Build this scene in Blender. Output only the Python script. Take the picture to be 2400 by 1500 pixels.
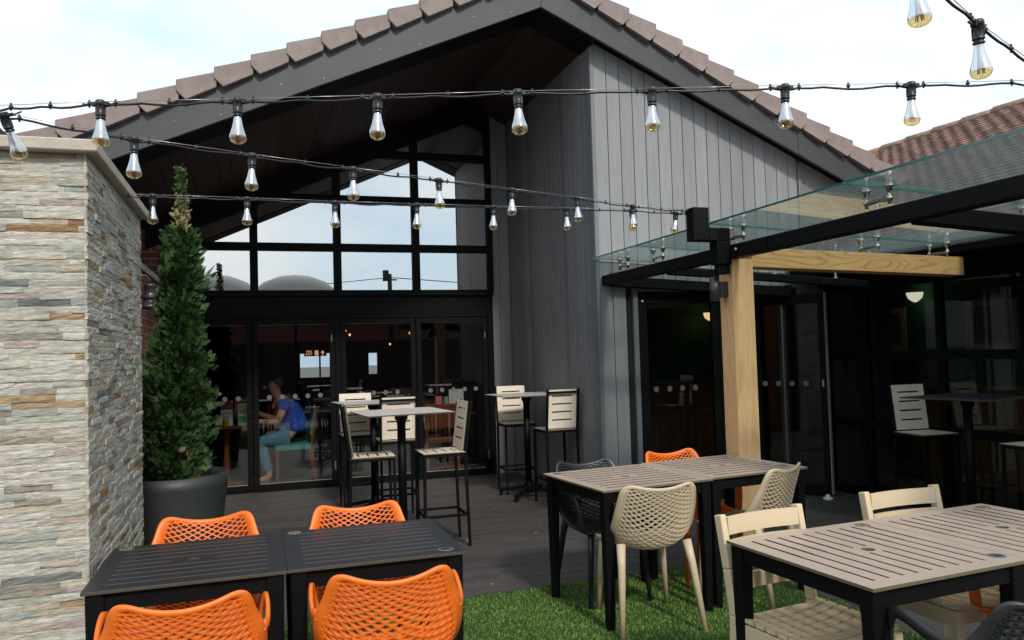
import bpy, math, random
from math import radians as R, sin, cos, pi, sqrt, atan2
from mathutils import Vector, Matrix
random.seed(7)
S = bpy.context.scene
for o in list(bpy.data.objects): bpy.data.objects.remove(o)
COL = S.collection

# ------------------------------------------------------------------ camera
YAW, PITCH, ROLL, FPX, H = R(18.0078), R(2.343), R(-1.648), 1842.2, 1.53
f = Vector((sin(YAW)*cos(PITCH), cos(YAW)*cos(PITCH), sin(PITCH)))
r0 = Vector((cos(YAW), -sin(YAW), 0)); u0 = r0.cross(f)
rr = r0*cos(ROLL)+u0*sin(ROLL); uu = -r0*sin(ROLL)+u0*cos(ROLL)
cd = bpy.data.cameras.new('camera'); cam = bpy.data.objects.new('camera', cd); COL.objects.link(cam)
M = Matrix((rr, uu, -f)).transposed().to_4x4(); M.translation = Vector((0, 0, H)); cam.matrix_world = M
cd.sensor_width = 36; cd.lens = 36*FPX/2400; cd.clip_start = .05; cd.clip_end = 2000
S.camera = cam

# ------------------------------------------------------------------ sky, sun, exposure
SUN_EL, SUN_AZ = R(40), R(175)          # azimuth measured from +Y towards +X: behind the camera, a little to its right
sdir = Vector((sin(SUN_AZ)*cos(SUN_EL), cos(SUN_AZ)*cos(SUN_EL), sin(SUN_EL)))
W = bpy.data.worlds.new('World'); S.world = W; W.use_nodes = True
wn = W.node_tree.nodes; wl = W.node_tree.links; wn.clear()
wo = wn.new('ShaderNodeOutputWorld'); bg = wn.new('ShaderNodeBackground'); wl.new(bg.outputs[0], wo.inputs[0])
sky = wn.new('ShaderNodeTexSky'); sky.sky_type = 'NISHITA'; sky.sun_disc = False
sky.sun_elevation = SUN_EL; sky.sun_rotation = SUN_AZ; sky.dust_density = 2.0; sky.air_density = 1.0
tc = wn.new('ShaderNodeTexCoord'); mp = wn.new('ShaderNodeMapping'); mp.inputs['Scale'].default_value = (1.5, 1.5, 3.4)
mp.inputs['Location'].default_value = (3.1, 1.2, .4)
nz = wn.new('ShaderNodeTexNoise'); nz.inputs['Scale'].default_value = 1.6; nz.inputs['Detail'].default_value = 9; nz.inputs['Roughness'].default_value = .55; nz.inputs['Distortion'].default_value = .3
cr = wn.new('ShaderNodeValToRGB'); cr.color_ramp.elements[0].position = .36; cr.color_ramp.elements[1].position = .60
cr.color_ramp.elements[0].color = (0, 0, 0, 1)
cc = wn.new('ShaderNodeMixRGB'); cc.inputs[1].default_value = (6.6, 8.9, 11.0, 1); cc.inputs[2].default_value = (11.2, 11.5, 11.8, 1)
mx = wn.new('ShaderNodeMixRGB'); mx.inputs[0].default_value = .84
wl.new(tc.outputs['Generated'], mp.inputs[0]); wl.new(mp.outputs[0], nz.inputs[0]); wl.new(nz.outputs[0], cr.inputs[0])
wl.new(cr.outputs[0], cc.inputs[0]); wl.new(cc.outputs[0], mx.inputs[2]); wl.new(sky.outputs[0], mx.inputs[1]); wl.new(mx.outputs[0], bg.inputs[0])
bg.inputs[1].default_value = .10
sd = bpy.data.lights.new('sun', 'SUN'); sd.energy = 2.25; sd.angle = R(6); sd.color = (1, .94, .84)
so = bpy.data.objects.new('sun', sd); COL.objects.link(so); so.rotation_euler = sdir.to_track_quat('Z', 'Y').to_euler()
S.view_settings.view_transform = 'Standard'; S.view_settings.look = 'None'; S.view_settings.exposure = .24; S.view_settings.gamma = 1
S.render.engine = 'CYCLES'
S.cycles.max_bounces = 8; S.cycles.transparent_max_bounces = 24; S.cycles.transmission_bounces = 6

# ------------------------------------------------------------------ materials
MATS = {}
def nodes(m):
    m.use_nodes = True; return m.node_tree.nodes, m.node_tree.links
def mat(name, col, rough=.6, var=0, scale=8, stretch=(1, 1, 1), bump=0, bscale=None, metal=0, rnd=0, spec=.5, col2=None, coat=0, ramp=None):
    """principled surface; var: tone variation by noise, rnd: variation per face group (attribute rnd), ramp: colours by attribute rnd"""
    if name in MATS: return MATS[name]
    m = bpy.data.materials.new(name); MATS[name] = m
    n, l = nodes(m); b = n['Principled BSDF']
    b.inputs['Base Color'].default_value = (*col, 1); b.inputs['Roughness'].default_value = rough
    b.inputs['Metallic'].default_value = metal; b.inputs['Specular IOR Level'].default_value = spec
    if coat: b.inputs['Coat Weight'].default_value = coat; b.inputs['Coat Roughness'].default_value = .1
    src = None
    if ramp:
        at = n.new('ShaderNodeAttribute'); at.attribute_name = 'rnd'
        rp = n.new('ShaderNodeValToRGB'); rp.color_ramp.interpolation = 'CONSTANT'
        e = rp.color_ramp.elements
        for i, (p, c) in enumerate(ramp):
            x = e[i] if i < 2 else e.new(p)
            x.position = p; x.color = (*c, 1)
        l.new(at.outputs['Fac'], rp.inputs[0]); src = rp.outputs[0]
    if var or bump or col2:
        t = n.new('ShaderNodeTexCoord'); mpn = n.new('ShaderNodeMapping'); mpn.inputs['Scale'].default_value = stretch
        l.new(t.outputs['Object'], mpn.inputs[0])
        nn = n.new('ShaderNodeTexNoise'); nn.inputs['Scale'].default_value = scale; nn.inputs['Detail'].default_value = 7; nn.inputs['Roughness'].default_value = .62
        l.new(mpn.outputs[0], nn.inputs[0])
    if var or col2:
        mr = n.new('ShaderNodeMapRange'); mr.inputs[1].default_value = .3; mr.inputs[2].default_value = .7
        l.new(nn.outputs[0], mr.inputs[0])
        if col2:
            mm = n.new('ShaderNodeMixRGB'); mm.inputs[1].default_value = (*col, 1); mm.inputs[2].default_value = (*col2, 1)
            l.new(mr.outputs[0], mm.inputs[0]); src = mm.outputs[0]
        if var:
            mr2 = n.new('ShaderNodeMapRange'); mr2.inputs[1].default_value = .3; mr2.inputs[2].default_value = .7; mr2.inputs[3].default_value = 1-var; mr2.inputs[4].default_value = 1+var
            l.new(nn.outputs[0], mr2.inputs[0])
            hs = n.new('ShaderNodeVectorMath'); hs.operation = 'SCALE'
            if src: l.new(src, hs.inputs[0])
            else: hs.inputs[0].default_value = col
            l.new(mr2.outputs[0], hs.inputs['Scale']); src = hs.outputs[0]
    if rnd:
        at = n.new('ShaderNodeAttribute'); at.attribute_name = 'rnd'
        m3 = n.new('ShaderNodeMapRange'); m3.inputs[3].default_value = 1-rnd; m3.inputs[4].default_value = 1+rnd
        l.new(at.outputs['Fac'], m3.inputs[0])
        h2 = n.new('ShaderNodeVectorMath'); h2.operation = 'SCALE'
        if src: l.new(src, h2.inputs[0])
        else: h2.inputs[0].default_value = col
        l.new(m3.outputs[0], h2.inputs['Scale']); src = h2.outputs[0]
    if src: l.new(src, b.inputs['Base Color'])
    if bump:
        bn = n.new('ShaderNodeBump'); bn.inputs['Strength'].default_value = bump; bn.inputs['Distance'].default_value = .01
        if bscale:
            n2 = n.new('ShaderNodeTexNoise'); n2.inputs['Scale'].default_value = bscale; n2.inputs['Detail'].default_value = 6
            l.new(mpn.outputs[0], n2.inputs[0]); l.new(n2.outputs[0], bn.inputs['Height'])
        else: l.new(nn.outputs[0], bn.inputs['Height'])
        l.new(bn.outputs[0], b.inputs['Normal'])
    return m

def wood(name, c1, c2, axis='Z', wscale=22, dist=6, rough=.5):
    """cut timber: growth-ring figure running along one axis"""
    m = bpy.data.materials.new(name); MATS[name] = m; n, l = nodes(m); b = n['Principled BSDF']
    t = n.new('ShaderNodeTexCoord'); mpn = n.new('ShaderNodeMapping')
    mpn.inputs['Scale'].default_value = {'Z': (1, 1, .16), 'X': (.16, 1, 1), 'Y': (1, .16, 1)}[axis]
    l.new(t.outputs['Object'], mpn.inputs[0])
    big = n.new('ShaderNodeTexNoise'); big.inputs['Scale'].default_value = 4.5; big.inputs['Detail'].default_value = 2
    l.new(mpn.outputs[0], big.inputs[0])
    mul = n.new('ShaderNodeMath'); mul.operation = 'MULTIPLY'; mul.inputs[1].default_value = wscale
    l.new(big.outputs[0], mul.inputs[0])
    fr = n.new('ShaderNodeMath'); fr.operation = 'FRACT'; l.new(mul.outputs[0], fr.inputs[0])
    rp = n.new('ShaderNodeValToRGB'); e = rp.color_ramp.elements
    e[0].position = 0; e[0].color = (.2, .2, .2, 1); e[1].position = .35; e[1].color = (1, 1, 1, 1)
    x = e.new(.85); x.color = (.85, .85, .85, 1)
    l.new(fr.outputs[0], rp.inputs[0])
    fine = n.new('ShaderNodeTexNoise'); fine.inputs['Scale'].default_value = 60; fine.inputs['Detail'].default_value = 4
    l.new(mpn.outputs[0], fine.inputs[0])
    mm = n.new('ShaderNodeMixRGB'); mm.inputs[1].default_value = (*c2, 1); mm.inputs[2].default_value = (*c1, 1)
    l.new(rp.outputs[0], mm.inputs[0])
    m2 = n.new('ShaderNodeMixRGB'); m2.blend_type = 'MULTIPLY'; m2.inputs[0].default_value = .35
    l.new(mm.outputs[0], m2.inputs[1]); l.new(fine.outputs[0], m2.inputs[2])
    l.new(m2.outputs[0], b.inputs['Base Color']); b.inputs['Roughness'].default_value = rough
    return m

def glass(name, tint, fac_min, fac_max, rough=0.0, gcol=(1, 1, 1), translucent=0):
    m = bpy.data.materials.new(name); MATS[name] = m; n, l = nodes(m); n.clear()
    o = n.new('ShaderNodeOutputMaterial'); tr = n.new('ShaderNodeBsdfTransparent'); tr.inputs[0].default_value = (*tint, 1)
    g = n.new('ShaderNodeBsdfGlossy'); g.inputs['Roughness'].default_value = rough; g.inputs[0].default_value = (*gcol, 1)
    lw = n.new('ShaderNodeLayerWeight'); lw.inputs[0].default_value = .25
    mr = n.new('ShaderNodeMapRange'); mr.inputs[3].default_value = fac_min; mr.inputs[4].default_value = fac_max
    l.new(lw.outputs['Facing'], mr.inputs[0])
    mx = n.new('ShaderNodeMixShader'); l.new(mr.outputs[0], mx.inputs[0]); l.new(tr.outputs[0], mx.inputs[1]); l.new(g.outputs[0], mx.inputs[2])
    if translucent:  # mixes in a share of pale translucent shader
        tl = n.new('ShaderNodeBsdfTranslucent'); tl.inputs[0].default_value = (.80, .92, .90, 1); m2 = n.new('ShaderNodeMixShader'); m2.inputs[0].default_value = translucent
        l.new(mx.outputs[0], m2.inputs[1]); l.new(tl.outputs[0], m2.inputs[2]); l.new(m2.outputs[0], o.inputs[0])
    else: l.new(mx.outputs[0], o.inputs[0])
    return m

def emis(name, col, st):
    m = bpy.data.materials.new(name); MATS[name] = m; n, l = nodes(m); b = n['Principled BSDF']
    b.inputs['Base Color'].default_value = (*col, 1); b.inputs['Emission Color'].default_value = (*col, 1); b.inputs['Emission Strength'].default_value = st
    return m

def brick(name, c1, c2, mortar, axes):
    """brickwork; axes picks the two object axes laid over the wall"""
    m = bpy.data.materials.new(name); MATS[name] = m; n, l = nodes(m); b = n['Principled BSDF']
    t = n.new('ShaderNodeTexCoord'); sp = n.new('ShaderNodeSeparateXYZ'); cb = n.new('ShaderNodeCombineXYZ')
    l.new(t.outputs['Object'], sp.inputs[0]); l.new(sp.outputs[axes[0]], cb.inputs[0]); l.new(sp.outputs[axes[1]], cb.inputs[1])
    bt = n.new('ShaderNodeTexBrick'); bt.inputs['Scale'].default_value = 1; bt.inputs['Brick Width'].default_value = .225; bt.inputs['Row Height'].default_value = .075
    bt.inputs['Mortar Size'].default_value = .006; bt.inputs['Mortar Smooth'].default_value = .2; bt.inputs['Bias'].default_value = -.2
    bt.inputs['Color1'].default_value = (*c1, 1); bt.inputs['Color2'].default_value = (*c2, 1); bt.inputs['Mortar'].default_value = (*mortar, 1)
    l.new(cb.outputs[0], bt.inputs[0])
    nn = n.new('ShaderNodeTexNoise'); nn.inputs['Scale'].default_value = 40; nn.inputs['Detail'].default_value = 6; l.new(t.outputs['Object'], nn.inputs[0])
    mm = n.new('ShaderNodeMixRGB'); mm.blend_type = 'MULTIPLY'; mm.inputs[0].default_value = .6; l.new(bt.outputs[0], mm.inputs[1]); l.new(nn.outputs[0], mm.inputs[2])
    gm = n.new('ShaderNodeVectorMath'); gm.operation = 'SCALE'; gm.inputs['Scale'].default_value = 1.4; l.new(mm.outputs[0], gm.inputs[0])
    l.new(gm.outputs[0], b.inputs['Base Color']); b.inputs['Roughness'].default_value = .85
    bp = n.new('ShaderNodeBump'); bp.inputs['Strength'].default_value = .8; bp.inputs['Distance'].default_value = .006; bp.invert = True
    l.new(bt.outputs['Fac'], bp.inputs['Height']); l.new(bp.outputs[0], b.inputs['Normal'])
    return m

m_black = mat('black_powder_coat', (.004, .004, .0046), .5, spec=.15, var=.12, scale=30)
m_blackmatt = mat('black_frame', (.004, .0041, .0046), .58, var=.1, scale=10, spec=.13)
m_fascia = mat('dark_grey_fascia', (.040, .042, .043), .5, var=.16, scale=5, stretch=(1, 1, 1), bump=.05, bscale=80)
m_verge = mat('plum_brown_tile', (.225, .174, .160), .66, var=.17, scale=9, bump=.06, bscale=120, rnd=.06)
m_clad = mat('grey_composite_board', (.215, .220, .227), .62, var=.11, scale=26, stretch=(1.2, 1.2, .10), bump=.35, rnd=.17)
m_cladtrim = mat('grey_cladding_trim', (.15, .157, .168), .5, var=.08, scale=12)
m_lead = mat('weathered_lead', (.17, .162, .155), .55, var=.2, scale=5, bump=.1, bscale=9)
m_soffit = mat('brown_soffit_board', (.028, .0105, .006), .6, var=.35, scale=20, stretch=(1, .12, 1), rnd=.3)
m_dark = mat('void_black', (.006, .006, .006), .8)
m_deck = mat('dark_brown_deck_board', (.060, .053, .051), .6, var=.30, scale=14, stretch=(.13, 1, 1), bump=.25, rnd=.16)
m_ground = mat('grey_paving', (.16, .155, .15), .85, var=.2, scale=1.2)
m_tan = mat('tan_laminate', (.415, .322, .257), .42, var=.06, scale=7, spec=.4)
m_tanpale = mat('pale_tan_laminate', (.80, .70, .58), .4, var=.06, scale=40)
m_tanedge = mat('olive_laminate_edge', (.13, .115, .07), .55, var=.2, scale=40)
m_greytop = mat('greige_laminate', (.60, .56, .51), .38, var=.15, scale=16, stretch=(.3, 1, 1))
m_blacktop = mat('charcoal_laminate', (.017, .017, .020), .42, var=.12, scale=50, stretch=(.1, 1, 1), bump=.04, bscale=200)
m_blackedge = mat('charcoal_laminate_edge', (.06, .053, .04), .5)
m_orange = mat('orange_plastic', (.84, .175, .018), .4, var=.06, scale=5, bump=.03, bscale=260)
m_taupe = mat('taupe_plastic', (.56, .455, .31), .45, var=.03, scale=20)
m_blkpl = mat('black_plastic', (.022, .023, .026), .42)
m_cream = mat('cream_plastic', (.67, .535, .355), .45, var=.03, scale=14, stretch=(.2, 1, 1), bump=.03, bscale=60)
m_steel = mat('brushed_steel', (.55, .53, .5), .28, metal=1)
m_steeldk = mat('cast_steel', (.30, .28, .25), .4, metal=1)
m_pot = mat('green_grey_pot', (.030, .036, .035), .5, var=.1, scale=3)
m_soil = mat('bark_mulch', (.06, .035, .022), .95, var=.5, scale=40, bump=1, bscale=60)
m_leaf = mat('thuja_green', (.040, .088, .022), .6, var=.5, scale=9, rnd=.75)
m_leafdry = mat('thuja_dry', (.36, .30, .15), .7, rnd=.3)
m_bark = mat('thuja_bark', (.20, .10, .06), .85, var=.3, scale=30)
m_grass = mat('artificial_grass', (.145, .265, .04), .6, var=.25, scale=2.5, rnd=.55)
m_grassb = mat('artificial_grass_backing', (.020, .045, .009), .9, var=.3, scale=90)
m_coping = mat('sandstone_coping', (.46, .41, .34), .8, var=.16, scale=9, bump=.25, bscale=60)
m_mortar = mat('dark_stone_backing', (.10, .09, .08), .95)
m_stone = mat('split_face_quartzite', (.4, .4, .4), .72, var=.29, scale=22, stretch=(1, 1, 3.2), bump=.5, bscale=70, ramp=[
    (0, (.48, .445, .37)), (.12, (.42, .40, .33)), (.23, (.36, .36, .295)), (.33, (.48, .455, .40)), (.44, (.40, .35, .27)), (.52, (.31, .32, .285)), (.60, (.43, .39, .34)), (.67, (.26, .235, .19)),
    (.73, (.48, .46, .41)), (.82, (.34, .24, .135)), (.865, (.25, .14, .065)), (.89, (.38, .31, .28)), (.925, (.16, .17, .155)), (.955, (.42, .42, .40))])
m_brick = brick('red_brick_side', (.34, .10, .055), (.22, .075, .045), (.36, .29, .25), (1, 2))
m_brickf = brick('red_brick_front', (.20, .050, .032), (.12, .035, .026), (.26, .21, .18), (0, 2))
m_metalcop = mat('pressed_metal_coping', (.24, .225, .20), .5, var=.12, scale=6)
m_lampmetal = mat('dark_lamp_metal', (.030, .030, .032), .38, coat=.2)
m_oldtile = mat('weathered_brown_tile', (.17, .095, .070), .85, var=.4, scale=16, bump=.5, rnd=.35)
m_oak = wood('pale_oak', (.92, .585, .285), (.82, .49, .225), 'Z', 10)
m_oakx = wood('golden_oak', (.86, .53, .21), (.42, .22, .065), 'X', 30)
m_upglass = glass('reflective_glazing', (.42, .43, .44), .60, .92, gcol=(1, .985, .955))
m_doorglass = glass('door_glazing', (.80, .82, .82), .055, .60)
m_sideglass = glass('side_glazing', (.68, .72, .70), .03, .22)
m_cangl = glass('canopy_glass', (.86, .91, .90), .08, .75, translucent=.045)
m_cangledge = mat('glass_edge_teal', (.02, .13, .115), .2, spec=.8)
m_seal = mat('grey_seal', (.30, .30, .29), .6)
m_dot = mat('frosted_dot', (.13, .14, .14), .5)
m_white = mat('white_plastic', (.75, .75, .73), .4)
m_cable = mat('black_cable', (.014, .014, .015), .35)
m_wire = mat('catenary_wire', (.42, .42, .42), .3, metal=1)
m_bulbtop = glass('silvered_glass', (.93, .95, 1), .42, .95, rough=.12, gcol=(.93, .96, 1))
m_amber = glass('amber_glass', (.93, .80, .50), .12, .8, gcol=(1, .95, .8))
m_fil = mat('filament_copper', (.75, .38, .12), .3, metal=.5)
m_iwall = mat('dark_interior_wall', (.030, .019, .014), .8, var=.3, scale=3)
m_igreen = mat('green_interior_wall', (.03, .13, .065), .8)
m_idark = mat('dark_green_interior_wall', (.02, .075, .04), .8)
m_greenb = mat('painted_green_steel', (.13, .42, .20), .5)
m_ipanel = mat('oak_dado', (.34, .15, .05), .5, var=.2, scale=12, stretch=(1, 1, .2))
m_ifloor = mat('interior_floor', (.11, .085, .065), .5, var=.5, scale=9, stretch=(.15, 1, 1))
m_table_i = mat('dark_table_wood', (.06, .03, .018), .35)
m_teal = mat('teal_upholstery', (.05, .32, .29), .7)
m_iwood = mat('red_brown_wood', (.22, .06, .025), .4)
m_skin = mat('skin', (.66, .36, .24), .55)
m_hair = mat('grey_brown_hair', (.10, .085, .075), .8, var=.3, scale=60)
m_shirt = mat('blue_tshirt', (.02, .11, .58), .8, var=.1, scale=8)
m_jeans = mat('blue_jeans', (.12, .25, .36), .85, var=.2, scale=20)
m_shoe = mat('brown_shoe', (.12, .075, .045), .6)
m_paper = mat('paper_white', (.70, .69, .66), .7)
m_ink = mat('ink_dark', (.05, .05, .055), .7)
m_red = mat('card_red', (.62, .04, .07), .6)
m_greenc = mat('card_green', (.08, .35, .12), .6)
m_juice = mat('orange_juice', (.85, .42, .03), .3)
e_lamp = emis('warm_lamp', (1, .62, .25), 1.6)
e_cool = emis('white_lamp', (1, .9, .72), 1.1)
e_exit = emis('exit_letters', (1, .50, .30), .9)

# ------------------------------------------------------------------ mesh builder
class MB:
    def __init__(s): s.v = []; s.f = []; s.m = []; s.r = []; s.sm = []
    def face(s, idx, m=0, r=0., sm=False): s.f.append(idx); s.m.append(m); s.r.append(r); s.sm.append(sm)
    def box(s, a, b, m=0, r=0.):
        x0, y0, z0 = a; x1, y1, z1 = b; i = len(s.v)
        s.v += [(x0,y0,z0),(x1,y0,z0),(x1,y1,z0),(x0,y1,z0),(x0,y0,z1),(x1,y0,z1),(x1,y1,z1),(x0,y1,z1)]
        for q in ((0,3,2,1),(4,5,6,7),(0,1,5,4),(1,2,6,5),(2,3,7,6),(3,0,4,7)): s.face([i+k for k in q], m, r)
    def obox(s, c, ax, ay, az, m=0, r=0.):
        """box from centre and three half-axis vectors"""
        c = Vector(c); ax = Vector(ax); ay = Vector(ay); az = Vector(az); i = len(s.v)
        for sx, sy, sz in ((-1,-1,-1),(1,-1,-1),(1,1,-1),(-1,1,-1),(-1,-1,1),(1,-1,1),(1,1,1),(-1,1,1)): s.v.append(tuple(c+ax*sx+ay*sy+az*sz))
        for q in ((0,3,2,1),(4,5,6,7),(0,1,5,4),(1,2,6,5),(2,3,7,6),(3,0,4,7)): s.face([i+k for k in q], m, r)
    def bar(s, p, q, w, h, m=0, up=(0,0,1), r=0.):
        p = Vector(p); q = Vector(q); d = (q-p); L = d.length; d.normalize(); u = Vector(up)
        if abs(d.dot(u)) > .98: u = Vector((0,1,0))
        sx = d.cross(u).normalized(); uz = sx.cross(d)
        s.obox((p+q)/2, d*L/2, sx*w/2, uz*h/2, m, r)
    def prism(s, pts, dvec, m=0, r=0.):
        """polygon pts (3-D) extruded by dvec"""
        n = len(pts); i = len(s.v); d = Vector(dvec)
        s.v += [tuple(p) for p in pts] + [tuple(Vector(p)+d) for p in pts]
        s.face(list(range(i, i+n)), m, r); s.face(list(range(i+2*n-1, i+n-1, -1)), m, r)
        for k in range(n): s.face([i+k, i+n+k, i+n+(k+1)%n, i+(k+1)%n], m, r)
    def tube(s, pts, rad, n=8, m=0, caps=True, r=0., sm=True):
        pts = [Vector(p) for p in pts]; rad = rad if isinstance(rad, (list, tuple)) else [rad]*len(pts)
        rings = []; up = None
        for k, p in enumerate(pts):
            d = (pts[min(k+1, len(pts)-1)]-pts[max(k-1, 0)])
            if d.length < 1e-9: d = Vector((0,0,1))
            d.normalize()
            if up is None: up = Vector((0,0,1)) if abs(d.z) < .9 else Vector((1,0,0))
            x = d.cross(up).normalized(); y = x.cross(d).normalized(); up = y if abs(d.dot(y)) < .9 else up
            i = len(s.v)
            for a in range(n):
                t = 2*pi*a/n; s.v.append(tuple(p+(x*cos(t)+y*sin(t))*rad[k]))
            rings.append(i)
        for a, b in zip(rings, rings[1:]):
            for k in range(n): s.face([a+k, b+k, b+(k+1)%n, a+(k+1)%n], m, r, sm)
        if caps:
            s.face([rings[0]+k for k in range(n)], m, r); s.face([rings[-1]+n-1-k for k in range(n)], m, r)
    def lathe(s, prof, c=(0,0,0), n=24, m=0, r=0., mats=None, sm=True):
        """prof: list of (radius, z)"""
        rings = []
        for (ra, z) in prof:
            i = len(s.v); rings.append(i)
            for k in range(n):
                t = 2*pi*k/n; s.v.append((c[0]+ra*cos(t), c[1]+ra*sin(t), c[2]+z))
        for j, (a, b) in enumerate(zip(rings, rings[1:])):
            for k in range(n): s.face([a+k, a+(k+1)%n, b+(k+1)%n, b+k], mats[j] if mats else m, r, sm)
    def build(s, name, mats, parent=None, bevel=0, loc=None, seg=1):
        me = bpy.data.meshes.new(name); me.from_pydata(s.v, [], s.f); me.update()
        for mt in (mats if isinstance(mats, (list, tuple)) else [mats]): me.materials.append(mt)
        me.polygons.foreach_set('material_index', s.m); me.polygons.foreach_set('use_smooth', s.sm)
        if any(s.r): a = me.attributes.new('rnd', 'FLOAT', 'FACE'); a.data.foreach_set('value', s.r)
        o = bpy.data.objects.new(name, me); COL.objects.link(o)
        if parent: o.parent = parent
        if loc: o.location = loc
        if bevel:
            b = o.modifiers.new('bevel', 'BEVEL'); b.width = bevel; b.segments = seg; b.limit_method = 'ANGLE'; b.angle_limit = R(50)
        return o
def tag(o, label, cat, group=None, kind=None):
    if label: o['label'] = label
    if cat: o['category'] = cat
    if group: o['group'] = group
    if kind: o['kind'] = kind
    return o
def thing(name, label, cat, loc=(0,0,0), rz=0, group=None):
    o = bpy.data.objects.new(name, None); o.empty_display_size = .1; COL.objects.link(o)
    o.location = loc; o.rotation_euler = (0, 0, rz); return tag(o, label, cat, group)
def dup(root, loc, rz=None, label=None, group=None, swap=None):
    """copy of a thing with copies of its parts and sub-parts; swap = {old material: new material} gives the parts their own materials"""
    def cp(o, par):
        c = o.copy(); COL.objects.link(c); c.parent = par
        if swap and o.type == 'MESH':
            key = (o.data.name, tuple(sorted(v.name for v in swap.values())))
            if key not in SW:
                d = o.data.copy()
                for i, mt in enumerate(d.materials):
                    if mt in swap: d.materials[i] = swap[mt]
                SW[key] = d
            c.data = SW[key]
        for ch in list(o.children): cp(ch, c)
        return c
    c = cp(root, None); c.location = loc
    if rz is not None: c.rotation_euler = (0, 0, rz)
    if label: c['label'] = label
    if group: c['group'] = group
    return c
SW = {}
def rnd(): return random.random()

def plate(mb, x0, x1, y0, y1, z0, z1, slots, hole=None, mt=0, me=1, T=lambda p: p, ms=None):
    """flat plate with rectangular slots [(xa, xb, ya, yb)] and an optional round hole (cx, cy, r)"""
    hs = .012
    xs = {x0, x1}; ys = {y0, y1}
    for a, b, c, d in slots: xs |= {a, b}; ys |= {c, d}
    if hole: q = hole[2]*1.5; xs |= {hole[0]-q, hole[0]+q}; ys |= {hole[1]-q, hole[1]+q}
    xs = sorted(xs); ys = sorted(ys); nx, ny = len(xs)-1, len(ys)-1
    def st(i, j):
        if i < 0 or j < 0 or i >= nx or j >= ny: return 0
        cx = (xs[i]+xs[i+1])/2; cy = (ys[j]+ys[j+1])/2
        if hole and abs(cx-hole[0]) < hole[2]*1.5 and abs(cy-hole[1]) < hole[2]*1.5: return 2
        for a, b, c, d in slots:
            if a < cx < b and c < cy < d: return 0
        return 1
    idx = {}
    def V(x, y, z):
        k = (round(x, 6), round(y, 6), z)
        if k not in idx: idx[k] = len(mb.v); mb.v.append(tuple(T(Vector((x, y, z)))))
        return idx[k]
    for i in range(nx):
        for j in range(ny):
            s_ = st(i, j)
            if s_ == 0: continue
            a, b, c, d = xs[i], xs[i+1], ys[j], ys[j+1]
            if s_ == 1:
                mb.face([V(a,c,z1),V(b,c,z1),V(b,d,z1),V(a,d,z1)], mt); mb.face([V(a,c,z0),V(a,d,z0),V(b,d,z0),V(b,c,z0)], mt)
            for (di, dj, p, q_) in ((-1,0,(a,d),(a,c)),(1,0,(b,c),(b,d)),(0,-1,(a,c),(b,c)),(0,1,(b,d),(a,d))):
                if st(i+di, j+dj) == 0: mb.face([V(*p,z0),V(*q_,z0),V(*q_,z1),V(*p,z1)], me if ms is None or not (0 <= i+di < nx and 0 <= j+dj < ny) else ms)
    if hole:
        cx, cy, r_ = hole; q = r_*1.5; N = 24
        for k in range(N):
            t0, t1 = 2*pi*k/N, 2*pi*(k+1)/N
            def sq(t):
                c_, s_ = cos(t), sin(t); w = max(abs(c_), abs(s_)); return (cx+q*c_/w, cy+q*s_/w)
            def ci(t): return (cx+r_*cos(t), cy+r_*sin(t))
            for z, fl in ((z1, 0), (z0, 1)):
                f_ = [V(*ci(t0),z),V(*sq(t0),z),V(*sq(t1),z),V(*ci(t1),z)]
                mb.face(f_[::-1] if fl else f_, mt)
            mb.face([V(*ci(t1),z0),V(*ci(t0),z0),V(*ci(t0),z1),V(*ci(t1),z1)], me)

# ------------------------------------------------------------------ setting: ground, deck, grass
g = MB(); g.box((-150,-150,-.25), (150,150,-.20)); tag(g.build('ground', m_ground), None, None, kind='structure')
YF, YC, XR, XS = 9.64, 6.9, 3.11, 5.73       # glazed facade, front cladding, return wall, side building glazing
dk = MB(); y = -2.0; row = 0
while y < YF-.02:
    x = -3.2 - rnd()*2; x1 = 5.95
    while x < x1:
        L = 3.6; a = max(x, -3.2); b = min(x+L, x1)
        if b > a: dk.box((a, y, -.03), (b-.003, y+.1405, 0), r=.02+.96*rnd())
        x += L
    y += .1455; row += 1
tag(dk.build('deck', m_deck), None, None, kind='structure')
db = MB(); db.box((-3.4,-2.2,-.19), (5.95,YF-.02,-.034)); tag(db.build('deck_base', m_dark), None, None, kind='structure')

gm = MB(); GX0, GX1, GY0, GY1 = -.72, 3.24, 1.2, 4.80
def gback(x): return 4.77+.012*x+.05*max(0, x-.8)*.9
gm.prism([(GX0,GY0,.003),(GX1,GY0,.003),(GX1,gback(GX1)-.55,.003),(GX1-.25,gback(GX1),.003),(GX0,gback(GX0),.003)], (0,0,.006))
grass = gm
GV, GF, GR = [], [], []
for k in range(150000):
    x = GX0+rnd()*(GX1-GX0); y = 1.75+rnd()*(4.95-1.75)
    if y > gback(x) or (x > GX1-.25 and y > gback(GX1)-.55+(GX1-x)/.25*.55): continue
    a = rnd()*2*pi; h = .009+.008*rnd(); w = .0012+.0008*rnd(); le = .011*(rnd()+.25); b = rnd()*2*pi
    i = len(GV); dx, dy = cos(a)*w, sin(a)*w; lx, ly = cos(b)*le, sin(b)*le
    GV += [(x-dx,y-dy,.008),(x+dx,y+dy,.008),(x+lx*.4+dx*.8,y+ly*.4+dy*.8,.008+h*.6),(x+lx*.4-dx*.8,y+ly*.4-dy*.8,.008+h*.6),(x+lx,y+ly,.008+h)]
    GF += [[i,i+1,i+2,i+3],[i+3,i+2,i+4]]; q = rnd(); GR += [q, q]
n0 = len(gm.v); gm.v += GV
for fc, q in zip(GF, GR): gm.face([n0+t for t in fc], 1, q)
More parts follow.
